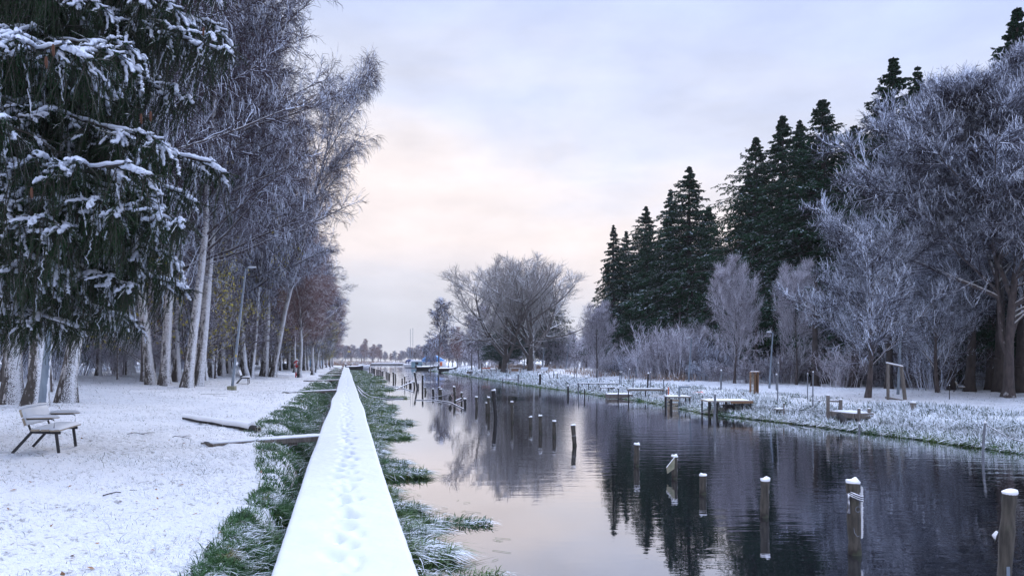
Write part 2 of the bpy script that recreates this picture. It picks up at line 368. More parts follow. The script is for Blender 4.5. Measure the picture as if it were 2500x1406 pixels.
def m_water():
    m, nt, p, o = newmat('still_dark_water')
    p.inputs['Base Color'].default_value = (.74, .74, .79, 1); p.inputs['Metallic'].default_value = 1.0; p.inputs['Roughness'].default_value = .012
    dk = NN(nt, 'ShaderNodeBsdfDiffuse'); dk.inputs['Color'].default_value = (.012, .016, .02, 1)
    fr = NN(nt, 'ShaderNodeFresnel'); fr.inputs['IOR'].default_value = 1.33
    f = rng_(nt, fr.outputs[0], .0, .55, .56, 1.0)
    mix = NN(nt, 'ShaderNodeMixShader'); nt.links.new(f, mix.inputs[0]); nt.links.new(dk.outputs[0], mix.inputs[1]); nt.links.new(p.outputs[0], mix.inputs[2])
    nt.links.new(mix.outputs[0], o.inputs['Surface'])
    tc = NN(nt, 'ShaderNodeTexCoord')
    def wav(scale, stretch, detail):
        return noise(nt, scale, detail, .5, 'Object', stretch)
    patch = rng_(nt, noise(nt, .11, 2, .5, 'Object', (1, .5, 1)), .38, .62, .25, 1.0)     # breeze patches between calm water
    g = NN(nt, 'ShaderNodeNewGeometry'); sp = NN(nt, 'ShaderNodeSeparateXYZ'); nt.links.new(g.outputs['Position'], sp.inputs[0])
    off = mth(nt, 'ADD', sp.outputs['X'], mth(nt, 'MULTIPLY', sp.outputs['Y'], .238))       # metres off the boardwalk: sheltered water stays flat
    shel = rng_(nt, off, 1.5, 7.0, .12, 1.0)
    h = mth(nt, 'ADD', wav(1.6, (.6, 2.2, 1), 2), mth(nt, 'ADD', mth(nt, 'MULTIPLY', wav(6.5, (.55, 1.7, 1), 2), .24), mth(nt, 'MULTIPLY', wav(20, (.6, 1.5, 1), 1), .07)))
    h = mth(nt, 'MULTIPLY', h, mth(nt, 'MULTIPLY', patch, shel))
    bm = NN(nt, 'ShaderNodeBump'); bm.inputs['Strength'].default_value = 1.0; bm.inputs['Distance'].default_value = WAVE
    nt.links.new(h, bm.inputs['Height']); nt.links.new(bm.outputs[0], p.inputs['Normal'])
    return m
WAVE = .010
M['water'] = m_water()

# ------------------------------------------------------------------ terrain
def xw(Y): return -0.015-0.238*np.asarray(Y, float)                 # centre line of the boardwalk
_XR = np.array([(-20, 13.5), (0, 13.2), (12, 12.9), (16.8, 12.5), (22.8, 10.8), (28, 8.8), (34.8, 8.1), (44.6, 6.0), (59, 2.4), (87, -3.6), (146, -16), (203, -26.5), (260, -38), (330, -50), (380, -50), (900, -60)])
def xr(Y): return np.interp(Y, _XR[:, 0], _XR[:, 1])-.5
def bankw(Y): return np.interp(Y, [0, 5, 9, 13, 16, 27, 60], [.50, .46, .40, .8, 1.25, 1.2, 1.2])
FAR = 430.0
def hz(x, Y, fine=True):
    x = np.asarray(x, float); Y = np.asarray(Y, float)
    d = xw(Y)-.55-x
    wob = (fbm(x*.9, Y*.5, 3)-.5)*.8
    bw = bankw(Y)
    left = -.35+.85*sstep(.0, 1, (d+wob*.5)/bw)+np.clip((d-bw)*.05, 0, .65)
    left = np.where(Y > 235, left-(Y-235)*.04, left)
    e = (x-xr(Y))*.93
    plat = np.interp(Y, [0, 45, 90, 150, 400], [0, 0, .45, .5, .3])
    right = -.35+.72*sstep(-.1, 1.0, (e+wob*.6)/1.3)+np.clip((e-1.5)*.035, 0, .25)+plat*sstep(2, 9, e)+np.clip((e-22)*.05, 0, 4)
    far = -.4+1.3*sstep(FAR-6, FAR+25, Y+(fbm(x*.02, Y*0, 5)-.5)*25)
    h = np.maximum(np.maximum(left, right), np.maximum(far, -.9))
    if fine:
        land = sstep(.0, .3, h)
        h = h+land*((fbm(x*1.1, Y*1.1, 11)-.5)*.14+(fbm(x*6.5, Y*6.5, 12, 2)-.5)*.085*np.clip(30/np.maximum(Y, 1), .0, 1)+(np.abs(noise2(x*9.5, Y*9.5, 14)-.5)-.25)*.05*np.clip(16/np.maximum(Y, 1), 0, 1))
        h = h+sstep(.1, .4, h)*np.where(e > 0, (fbm(x*1.6, Y*1.1, 21)-.5)*.28*sstep(6, 1, e), 0)
    return h
def hz1(x, Y): return float(hz(np.array([x]), np.array([Y]), False)[0])
def pix(px, py, z):
    Y = (EYE-z)*FPX/(py-HY); return Vector(((px-CX)/FPX*Y, Y, z))
def at(px, py, Y): return Vector(((px-CX)/FPX*Y, Y, EYE-(py-HY)/FPX*Y))
def ground(px, py):
    """point of the terrain seen at a photo pixel"""
    z = .5
    for _ in range(40):
        p = pix(px, py, z); z = z*.6+.4*hz1(p.x, p.y)
        z = min(z, EYE-.05)
    p = pix(px, py, z); return p
def gcol(px, Y):
    x = (px-CX)/FPX*Y; return Vector((x, Y, hz1(x, Y)))

def build_terrain():
    Ys = np.concatenate([np.linspace(-25, 1.8, 12), 2.0*np.exp(np.arange(0, 660)*0.0085)]); Ys = Ys[Ys < 560]
    Ys = np.concatenate([Ys, [600, 660, 720, 800, 880]])
    u = np.linspace(0, 1, 480)
    leftc = -(np.exp(u*math.log(900))-1)*.8                   # metres left of the boardwalk, dense near it
    leftc = leftc[::-1]
    rightc = (np.exp(np.linspace(0, 1, 200)*math.log(900))-1)*.7
    mid = np.linspace(0, 1, 24)[1:-1]
    V = []
    for Y in Ys:
        a = float(xw(Y))+.3; b = float(xr(Y))-.6
        V.append(np.stack([np.concatenate([a+leftc, a+(b-a)*mid, b+rightc]), np.full(len(leftc)+len(mid)+len(rightc), Y)], 1))
    V = np.array(V); n, m, _ = V.shape
    x = V[:, :, 0].ravel(); y = V[:, :, 1].ravel(); z = hz(x, y)
    idx = np.arange(n*m).reshape(n, m)
    F = np.stack([idx[:-1, :-1], idx[:-1, 1:], idx[1:, 1:], idx[1:, :-1]], -1).reshape(-1, 4)
    o = link('ground', np_mesh('ground', np.stack([x, y, z], 1), [F], [M['terrain']], None, True)); tag(o, 'thin snow over short grass on both canal banks', kind='structure')
build_terrain()
def build_water():
    V = np.array([(-900, -25, 0), (400, -25, 0), (400, 700, 0), (-900, 700, 0)], float)
    o = link('water', np_mesh('water', V, [np.array([(0, 1, 2, 3)])], [M['water']])); tag(o, 'dark still canal water', kind='structure')
build_water()
exec_late = []
# ------------------------------------------------------------------ boardwalk
def build_boardwalk():
    rng = np.random.default_rng(5)
    Yr = np.concatenate([np.arange(1.0, 16, .035), 16*np.exp(np.arange(0, 330)*.008)]); Yr = Yr[Yr < 212]
    hw = .555+.02*(fbm(Yr*.35, Yr*0, 4)-.5)+.006*(noise2(Yr*9, Yr*0, 8)-.5)
    hw = hw*np.interp(Yr, [0, 30, 36, 60, 200], [1, 1.06, 1.0, 1.06, 1.1])
    sh = .05*(fbm(Yr*.09, Yr*0, 6)-.5)*2+np.interp(Yr, [0, 18, 24, 30, 37, 60], [0, 0, .05, .0, .08, 0])
    zt = .55+.02*(fbm(Yr*.2, Yr*0, 7)-.5)
    v = np.concatenate([[-1.0, -.995, -.975, -.94], np.linspace(-.9, .9, 43), [.94, .975, .995, 1.0]])
    prof = np.concatenate([[-.055, -.03, -.012, -.003], np.zeros(43), [-.003, -.012, -.03, -.055]])
    VV, YY = np.meshgrid(v, Yr)
    off = VV*hw[:, None]+sh[:, None]
    z = zt[:, None]+prof[None, :]+(fbm(off*5, YY*5, 31)-.5)*.018*(1-np.abs(VV)**6)
    z += (noise2(off*38, YY*38, 35)-.5)*.005
    # a trodden line of footprints
    YW = YY+.35*(noise2(YY*.45, YY*0, 77)-.5)*2+.12*noise2(YY*1.9, YY*0, 78)
    for lane, ph, st in ((-.10, .0, .62), (.03, .31, .62), (.12, .15, .71), (-.02, .5, .55)):
        i = np.floor((YW+ph)/st); fy = (YW+ph)/st-i
        cx = lane+(hash2(i, i*0+int(lane*100)+7, 3)-.5)*.10; cyy = .5+(hash2(i, i*0+9, 4)-.5)*.3
        sk = .45+.75*hash2(i, i*0+13, 5)
        sk = sk*(hash2(i, i*0+21, 6) > .15)*np.interp(YY, [6, 14, 40], [1, .8, .45]); g = np.exp(-((off-cx)/.055)**2-((fy-cyy)*st/.11)**2)
        z -= .070*sk*g; z += .018*np.exp(-((off-cx)/.09)**2-((fy-cyy-.3)*st/.1)**2)
    z -= .022*np.exp(-(off/.2)**2)*(fbm(off*14, YY*12, 40)-.1)
    x = xw(YY)+off
    n, m = x.shape; idx = np.arange(n*m).reshape(n, m)
    F = np.stack([idx[:-1, :-1], idx[:-1, 1:], idx[1:, 1:], idx[1:, :-1]], -1).reshape(-1, 4)
    root = empty('boardwalk', (float(xw(1)), 1, .4), label='long narrow boardwalk under trodden snow running beside the canal', cat='boardwalk')
    def P(o): o.parent = root; o.matrix_parent_inverse = Matrix.Translation(-Vector(root.location)); return o
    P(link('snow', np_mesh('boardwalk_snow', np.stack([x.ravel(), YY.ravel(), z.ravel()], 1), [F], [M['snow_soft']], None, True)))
    # deck edge boards under the snow
    mb = MB()
    for k in range(0, len(Yr)-1, 6):
        k2 = min(k+6, len(Yr)-1)
        for s in (-1, 1):
            a = (float(xw(Yr[k]))+s*(hw[k]-.03)+sh[k], Yr[k], .43); b = (float(xw(Yr[k2]))+s*(hw[k2]-.03)+sh[k2], Yr[k2]+.001, .43)
            mb.bar(a, b, .045, .13)
    P(mb.build('edge_beam', M['wood_grey']))
    mb = MB()
    for k in range(0, len(Yr)-1, 6):
        k2 = min(k+6, len(Yr)-1)
        a = (float(xw(Yr[k]))+sh[k], Yr[k], .455); b = (float(xw(Yr[k2]))+sh[k2], Yr[k2], .455)
        mb.bar(a, b, hw[k]*2-.12, .04)
    P(mb.build('deck', M['wood_grey']))
    for i, Y in enumerate(np.arange(3, 90, 4.0)):
        for s in (-.42, .42): P(MB().tube([(float(xw(Y))+s, Y, -.8), (float(xw(Y))+s, Y, .36)], .07, 8).build('pile', M['wood_grey']))
build_boardwalk()

# ------------------------------------------------------------------ plank gangways on the left bank
def gangway(pl, pr, zl, zr, w, label, joist=True):
    a = pix(*pl, zl); b = pix(*pr, zr); d = b-a; L = d.length
    root = empty('gangway', a, (0, -math.asin(d.z/L), math.atan2(d.y, d.x)), label, 'gangway', 'plank gangways from the bank to the boardwalk')
    mb = MB(); mb.box((L/2, 0, -.06), (L, w, .10), bev=.006); mb.build('plank', M['wood_grey'], root)
    mb = MB()
    n = max(6, int(L/.08)); P = np.array([(L*i/n, 0, -.004+.006*random.random()) for i in range(n+1)])
    rr = np.full(n+1, w*.5-.01); rr[0] *= .6; rr[-1] *= .8
    V, F = tubes(P[None], rr[None]*(1+.05*np.random.default_rng(1).normal(size=(1, n+1))), 12, flat=.16); mb.S.add(V, F, 0, True)
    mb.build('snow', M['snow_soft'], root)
    if joist:
        mb = MB(); mb.box((L*.25, 0, -.125), (.28, w*.8, .09)); mb.build('joist', M['wood_grey'], root)
        mb = MB(); mb.box((L*.68, 0, -.125), (.22, w*.8, .09)); mb.build('joist', M['wood_grey'], root)
GW = [((505, 1080), (784, 1061), .60, .52, .42, 'nearest snow-covered plank gangway, ending beside the dark log'),
      ((697, 957), (820, 951), .62, .50, .40, 'second plank gangway from the near end, reaching the boardwalk beyond the grass'),
      ((747, 928.5), (834, 926), .66, .50, .40, 'third plank gangway counted from the near end'),
      ((782, 915.5), (836, 914.5), .66, .50, .40, 'fourth plank gangway counted from the near end'),
      ((803, 909), (838, 908.5), .66, .50, .40, 'fifth plank gangway counted from the near end'),
      ((808, 904.5), (840, 904), .66, .50, .40, 'sixth plank gangway counted from the near end'),
      ((806, 900.5), (842, 900), .66, .50, .40, 'seventh plank gangway counted from the near end'),
      ((814, 896.5), (843, 896), .66, .50, .40, 'farthest plank gangway by the end of the boardwalk')]
for g in GW: gangway(*g)

# ------------------------------------------------------------------ grass
def blades(name, base, h, w, lean, rng, K=4, droop=.9, m='grass', water=False):
    """base (n,3), h, w (n,), lean (n,2) horizontal bend vector"""
    n = len(base); t = np.linspace(0, 1, K+1)
    th = rng.random(n)*2*np.pi
    side = np.stack([np.cos(th), np.sin(th), np.zeros(n)], 1)
    d = lean+rng.normal(0, .55, (n, 2))
    P = np.zeros((n, K+1, 3)); dl = np.linalg.norm(d, axis=1)
    for k in range(K+1):
        s = t[k]
        P[:, k, 0] = base[:, 0]+d[:, 0]*h*s**1.8; P[:, k, 1] = base[:, 1]+d[:, 1]*h*s**1.8
        P[:, k, 2] = base[:, 2]+h*(s-droop*np.minimum(dl, 1.3)*.55*s**2.6)
    ww = w[:, None]*(1-t[None, :]**2.2*.85)
    A = P+side[:, None, :]*ww[:, :, None]*.5; B = P-side[:, None, :]*ww[:, :, None]*.5
    A[:, 1:-1, 2] += (w*.1)[:, None]
    V = np.stack([A, B], 2).reshape(-1, 3); i = np.arange(n*(K+1)*2).reshape(n, K+1, 2)
    F = np.stack([i[:, :-1, 0], i[:, :-1, 1], i[:, 1:, 1], i[:, 1:, 0]], -1).reshape(-1, 4)
    return V, F
def build_grass():
    rng = np.random.default_rng(11)
    # ---- left bank strip between snow and boardwalk
    def left_strip(n, Y0, Y1, hmul, wmul):
        Y = Y0*np.exp(rng.random(n)*math.log(Y1/Y0)); bw = bankw(Y)*np.where(Y < 34, 1.12, 1.3)
        u = rng.random(n)**1.0; d = u*bw*(1+.3*rng.random(n))-.03
        x = xw(Y)-.60-d
        clump = fbm(x*1.7, Y*1.3, 51, 2)
        keep = (clump > .38+.16*u) | (rng.random(n) < .15)
        x, Y, d, u, clump = x[keep], Y[keep], d[keep], u[keep], clump[keep]
        z = hz(x, Y)-.02
        h = (.20+.28*rng.random(len(x)))*(1.1-.7*u)*(.6+clump)*hmul
        h = np.minimum(h, np.maximum(.50-np.minimum(z, .5), .12))
        lean = np.stack([.6*(rng.random(len(x))-.15), .5*(rng.random(len(x))-.5)], 1)
        return blades('', np.stack([x, Y, z], 1), h, (.009+.008*rng.random(len(x)))*wmul, lean, rng)
    S = Soup()
    for a in ((20000, 3.6, 9, .95, .75), (34000, 8, 20, .9, .95), (30000, 18, 50, .75, 1.5), (16000, 45, 150, .7, 3.0)): S.add(*left_strip(*a))
    o = link('bank_grass', S.mesh('bank_grass', [M['grass']])); tag(o, 'green grass powdered with snow between bank and boardwalk', 'grass', kind='stuff')
    # ---- grass floating and leaning out over the water on the right of the boardwalk
    S = Soup()
    def edge_clump(Yc, reach, n, wid, wmul, hm=1.0):
        u = rng.random(n)**.8; Y = Yc+rng.normal(0, wid, n)*(1.1-u*.75); x = xw(Y)+.50+u*reach
        z = .01+.0*u
        h = (.22+.26*rng.random(n))*(1-.35*u)*hm
        lean = np.stack([.9+.7*rng.random(n)-.3, .5*(rng.random(n)-.5)], 1)
        return blades('', np.stack([x, Y, np.full(n, z) if np.isscalar(z) else z], 1), h, (.010+.006*rng.random(n))*wmul, lean, rng, droop=1.25)
    CL = [(5.0, .28, 260, .25, .9, .9), (5.6, .30, 280, .25, .9, .9), (6.3, .25, 220, .3, 1, .8), (7.6, .50, 420, .22, 1, .8), (8.4, .35, 380, .25, 1, .8), (9.2, 1.05, 420, .30, .9, .38), (9.0, .5, 260, .2, .9, .6), (6.9, .8, 160, .3, .8, .4), (9.9, .45, 420, .25, 1, .6),
          (11.2, .25, 180, .3, 1, .6), (13.0, .75, 750, .25, 1.2, .7), (14.2, .55, 520, .3, 1.2, .7), (15.6, .25, 300, .4, 1.2, .7), (17.2, .3, 420, .5, 1.3, .8), (19.5, .95, 800, .45, 1.3, .6), (21.5, .9, 800, .7, 1.4, .75), (23.8, 1.3, 900, .45, 1.5, .7),
          (26.5, .9, 900, .8, 1.7, .8), (29, 1.1, 900, .8, 1.8, .8), (32, 1.3, 1000, .8, 2.0, .8), (36, 1.0, 1000, 1.2, 2.2, .8), (40, 2.2, 1100, .6, 2.4, .6), (45, 1.4, 1200, 1.5, 2.6, .8), (52, 2.2, 1400, 2, 3.0, .8), (60, 2.0, 1400, 2.5, 3.6, .8), (72, 2.6, 1500, 3, 4, .8), (88, 3.0, 1500, 4, 5, .8), (110, 2.5, 1200, 6, 7, .9), (135, 2.5, 1000, 7, 8, .9)]
    for a in CL: S.add(*edge_clump(a[0], a[1]*1.35, int(a[2]*1.5), *a[3:]))
    o = link('water_grass', S.mesh('water_grass', [M['grass_water']])); tag(o, 'green grass tufts leaning over the water beside the boardwalk', 'grass', kind='stuff')
    # ---- loose floating stems
    S = Soup(); n = 70
    Y = 4.8+7*rng.random(n)**1.3; x = xw(Y)+.75+rng.random(n)**1.6*1.1
    h = .08+.22*rng.random(n)**2; th = rng.normal(0, .7, n)
    P = np.zeros((n, 6, 3)); t = np.linspace(0, 1, 6)
    P[:, :, 0] = x[:, None]+np.cos(th)[:, None]*h[:, None]*t; P[:, :, 1] = Y[:, None]+np.sin(th)[:, None]*h[:, None]*t
    P[:, :, 2] = .006+np.abs(rng.normal(0, .004, n))[:, None]*np.sin(t*math.pi)
    V, F = tubes(P, np.full((n, 6), .0018), 3); S.add(V, F)
    o = link('floating_stems', S.mesh('floating_stems', [M['grass_water']])); tag(o, 'loose grass stems floating on the near water', 'grass', kind='stuff')
    # ---- right bank, matted snowy grass
    def right_bank(n, Y0, Y1, wmul, e0=-.15, e1=6.0, hmul=1.0, pw=1.6):
        Y = Y0*np.exp(rng.random(n)*math.log(Y1/Y0)); e = e0+(e1-e0)*rng.random(n)**pw
        x = xr(Y)+e
        c = fbm(x*1.1, Y*.8, 61, 2); keep = (c > .36+.05*np.clip(e, 0, 5)) | (rng.random(n) < .12) | (e < .5)
        x, Y, e, c = x[keep], Y[keep], e[keep], c[keep]
        z = np.maximum(hz(x, Y), 0)-.02; k = len(x)
        h = (.16+.26*rng.random(k))*(.5+c)*np.interp(e, [-.2, .3, 3, 6], [.8, 1.1, .9, .5])*hmul
        lean = np.stack([-.35+.9*(rng.random(k)-.5), .8*(rng.random(k)-.5)], 1)
        return blades('', np.stack([x, Y, z], 1), h, (.010+.010*rng.random(k))*wmul, lean, rng, K=3, droop=1.15)
    S = Soup()
    for a in ((40000, 12, 26, 1.2), (50000, 22, 45, 1.7), (40000, 40, 90, 3.0), (14000, 80, 200, 6.0)): S.add(*right_bank(*a))
    o = link('bank_grass', S.mesh('far_bank_grass', [M['grass_right']])); tag(o, 'matted grass under frost along the far bank of the canal', 'grass', kind='stuff')
    # fringe right at the waterline, barely snowed on
    S = Soup()
    for a in ((6000, 13, 30, 1.6, -.35, .25, .8, 1.0), (7000, 26, 60, 2.8, -.4, .25, .8, 1.0), (4000, 55, 150, 6, -.5, .3, .8, 1.0)): S.add(*right_bank(*a))
    o = link('waterline_grass', S.mesh('waterline_grass', [M['grass_water']])); tag(o, 'greener grass fringe at the waterline of the far bank', 'grass', kind='stuff')
    # ---- short blades through the lawn snow
    def lawn(n, Y0, Y1, wmul, side):
        Y = Y0*np.exp(rng.random(n)*math.log(Y1/Y0))
        if side < 0: x = xw(Y)-1.2-rng.random(n)*np.minimum(2+Y*.75, 26)
        else: x = xr(Y)+1.5+rng.random(n)*14
        c = fbm(x*1.3, Y*1.3, 71, 3); keep = c > .42; x, Y = x[keep], Y[keep]; k = len(x)
        z = hz(x, Y)-.015; h = .025+.065*rng.random(k)**2
        lean = rng.normal(0, .6, (k, 2))
        return blades('', np.stack([x, Y, z], 1), h, (.004+.004*rng.random(k))*wmul, lean, rng, K=3)
    S = Soup()
    for a in ((50000, 4.2, 12, .7, -1), (50000, 10, 28, 1.3, -1), (30000, 26, 80, 3, -1), (16000, 15, 60, 3, 1)): S.add(*lawn(*a))
    n = 260; Y = 4.6*np.exp(rng.random(n)*math.log(5)); x = xw(Y)-1.0-rng.random(n)*np.minimum(2+Y*.7, 12); z = hz(x, Y)+.012
    a = unit(np.stack([rng.normal(0, 1, n), rng.normal(0, 1, n), rng.normal(0, .35, n)], 1)); b = unit(np.cross(a, np.array([[0, 0, 1.]]))); c = np.stack([x, Y, z], 1); s = (.014+.02*rng.random((n, 1)))
    LV = np.stack([c-a*s, c-b*s*.6, c+a*s*1.2, c+b*s*.6+np.array([0, 0, .006])], 1).reshape(-1, 3)
    o = link('fallen_leaves', np_mesh('fallen_leaves', LV, [np.arange(n*4).reshape(-1, 4)], [M['leaf_brown']])); tag(o, 'scattered brown leaves lying on the lawn snow', 'leaves', kind='stuff')
    # some longer withered stalks
    n = 500; Y = 4.5*np.exp(rng.random(n)*math.log(12)); x = xw(Y)-1.2-rng.random(n)*np.minimum(2+Y*.7, 20); z = hz(x, Y)
    S.add(*blades('', np.stack([x, Y, z], 1), .10+.22*rng.random(n)**2, np.full(n, .004)*(1+Y/12), rng.normal(0, .6, (n, 2)), rng, K=4))
    o = link('lawn_grass', S.mesh('lawn_grass', [M['lawn_blade']])); tag(o, 'short grass tips poking through the thin snow of the lawn', 'grass', kind='stuff')
    # ---- reeds
    S = Soup()
    def reeds(n, fx, fy, hmul, wmul):
        x, Y = fx(n), fy(n); z = np.maximum(hz(x, Y), 0)-.05
        return blades('', np.stack([x, Y, z], 1), hmul*(.6+.5*rng.random(n)), wmul*(.6+.6*rng.random(n)), rng.normal(0, .25, (n, 2)), rng, K=3, droop=.5)
    Yv = lambda a, b: (lambda n: a+(b-a)*rng.random(n))
    S.add(*reeds(2600, lambda n: -.245*235-rng.random(n)*14+7, Yv(222, 246), 2.2, .10))
    S.add(*reeds(3000, lambda n: -110+rng.random(n)*50, Yv(FAR-3, FAR+10), 2.0, .16))
    S2 = Soup()
    n = 5000; Y = 50+75*rng.random(n); x = xr(Y)+6+6*rng.random(n)**.7; z = hz(x, Y)-.05
    c = fbm(x*.3, Y*.3, 81, 2); k = c > .5
    S.add(*blades('', np.stack([x, Y, z], 1)[k], (.5+.5*rng.random(n))[k], (.03+.02*rng.random(n))[k], rng.normal(0, .3, (n, 2))[k], rng, K=3, droop=.6))
    o = link('reeds', S.mesh('reeds', [M['reed']])); tag(o, 'dry pinkish brown reeds beside the water', 'reeds', kind='stuff')
build_grass()

# ------------------------------------------------------------------ posts standing in the water
def ordw(n):
    return ['zeroth', 'first', 'second', 'third', 'fourth', 'fifth', 'sixth', 'seventh', 'eighth', 'ninth', 'tenth', 'eleventh', 'twelfth', 'thirteenth', 'fourteenth', 'fifteenth', 'sixteenth',
            'seventeenth', 'eighteenth', 'nineteenth', 'twentieth', 'twenty-first', 'twenty-second', 'twenty-third', 'twenty-fourth', 'twenty-fifth', 'twenty-sixth', 'twenty-seventh', 'twenty-eighth', 'twenty-ninth', 'thirtieth'][n]
def water_post(bx, by, ty, w, tx=None, label='', mat='wood_post', z0=0.0, sides=14, name='mooring_post', group='posts standing in the canal', square=False):
    b = pix(bx, by, z0); Y = b.y; h = (by-ty)/FPX*Y; r = w/2/FPX*Y; tx = bx if tx is None else tx; dx = (tx-bx)/FPX*Y
    mb = MB(); K = 16; rs = random.Random(bx*7+by)
    top = Vector((dx, rs.uniform(-.02, .02), h)); pts = [(dx*t-dx*.5*0, 0, -.5*(1-t)+h*t if False else -.5+(h+.5)*t) for t in [i/K for i in range(K+1)]]
    pts = [Vector((dx*(p[2]/h if h else 0), p[1]+top.y*(p[2]/h), p[2])) for p in pts]
    rad = [r*(1+.07*rs.uniform(-1, 1)+.05*math.sin(q*1.3)) for q in range(len(pts))]
    mb.tube(pts, rad, 4 if square else sides, smooth=not square)
    o = mb.build(name, [M[mat]]); o.location = b
    o['label'] = label; o['category'] = 'post'; o['group'] = group
    # cap of snow
    P = np.array([(top.x, top.y, h-.012), (top.x, top.y, h+r*.12), (top.x+rs.uniform(-.15, .2)*r, top.y, h+r*.36), (top.x+rs.uniform(-.2, .25)*r, top.y, h+r*.52), (top.x, top.y, h+r*.56)])[None]
    mb = MB(); V, F = tubes(P, np.array([[r*1.0, r*1.13, r*1.02, r*.62, r*.02]]), 16)
    mb.S.add(V, F, 0, True); mb.build('snow_cap', M['snow'], o)
    return o, b, h, r
POSTS = [ # base x, base y, top y, width, top x, label, material
    (2450, 1436, 1203, 31, 2466, 'leaning grey post at the right edge of the water with a small metal tag', 'wood_post'),
    (2087, 1352, 1178, 30, 2082, 'thick grey post wound with a dark rope near its snowy top, with a metal ring', 'wood_post'),
    (1866, 1262, 1171, 21, 1867, 'snow-capped brown post between the rope-wound post and the short brown one', 'wood_post'),
    (1716, 1206, 1160, 17, 1716, 'short brown post right of the one with the triangular board', 'wood_post'),
    (1647, 1168, 1114, 15, 1647, 'grey post with a mossy triangular board nailed to its left side', 'wood_post'),
    (1554, 1137, 1085, 14, 1555, 'lone upright post left of the triangular board post', 'wood_post'),
    (1403, 1088, 1038, 11, 1399, 'curved post in the bright water with a wire round its middle', 'wood_post'),
    (1353, 1066, 1028, 9.5, 1353, '', 'wood_post'), (1320, 1057, 1015, 9.5, 1319, '', 'wood_post'), (1295, 1044, 1018, 8.5, 1295, '', 'wood_post'),
    (1251, 1031, 981, 7.5, 1250, '', 'wood_post'), (1211, 1022, 953, 10, 1205, 'tall black leaning post, the thickest dark one of the row', 'wood_dark'), (1194, 1013, 970, 7.5, 1193, '', 'wood_post'),
    (1188, 1011, 983, 5, 1188, '', 'wood_post'), (1164, 998, 969, 7, 1163, '', 'wood_post'), (1136, 990, 973, 7, 1135, '', 'wood_dark'), (1127, 984, 958, 5, 1127, '', 'wood_post'),
    (1111, 980, 944, 6.5, 1109, '', 'wood_post'), (1077, 970, 950, 6.5, 1076, '', 'wood_post'), (1073, 967, 946, 5.5, 1072, '', 'wood_post'), (1058, 967, 949, 5, 1057, '', 'wood_dark'),
    (1039, 958, 946, 4.5, 1038, '', 'wood_post'), (1031.5, 954, 915, 4.5, 1032, 'tall dark post standing upright behind the leaning black pole', 'wood_dark'), (1019, 949, 909, 4.5, 1012, 'thin black pole leaning left among the short far posts', 'wood_dark'),
    (1021.5, 948, 936, 3.5, 1021, '', 'wood_post'), (1012, 946, 932, 4.2, 1011, '', 'wood_post'), (1003.5, 944, 935, 4.2, 1003, '', 'wood_dark'), (1000, 943, 928, 3.2, 1000, '', 'wood_post'),
    (993, 941, 930, 2.6, 993, '', 'wood_dark'), (988.5, 940, 919, 3.2, 988, '', 'wood_post'), (982, 936, 923, 3.2, 982, '', 'wood_dark'),
    (966, 928, 912, 3.2, 965, '', 'wood_post'), (961, 928, 908, 3.6, 960, '', 'wood_dark'), (951, 922, 911, 2.6, 951, '', 'wood_post'), (949, 921, 909, 2.4, 949, '', 'wood_dark'), (946, 920, 908, 2.4, 946, '', 'wood_post'), (943, 918, 906, 2.6, 943, '', 'wood_post')]
OBJ_POST = {}
cnt = 0
for i, (bx, by, ty, w, tx, lab, mt) in enumerate(POSTS):
    cnt += 1
    if not lab: lab = f"{ordw(cnt)} post of the canal row, counted from the right edge" if cnt <= 30 else 'short thin snow-capped post far along the canal row'
    OBJ_POST[i] = water_post(bx, by, ty, w, tx, lab, mt)
for i, (bx, by, ty) in enumerate([(935, 916, 905), (932.5, 915.5, 906), (929, 914, 903), (925.5, 912.5, 902), (922.5, 911.5, 902), (919.5, 910.5, 901), (915, 909, 899), (912.5, 908, 899), (910, 907, 898), (907, 906.5, 896), (902, 905, 895)]):
    water_post(bx, by, ty, 2.4, bx, 'tiny post in the farthest stretch of the row, near the moored boats', 'wood_dark', sides=8)
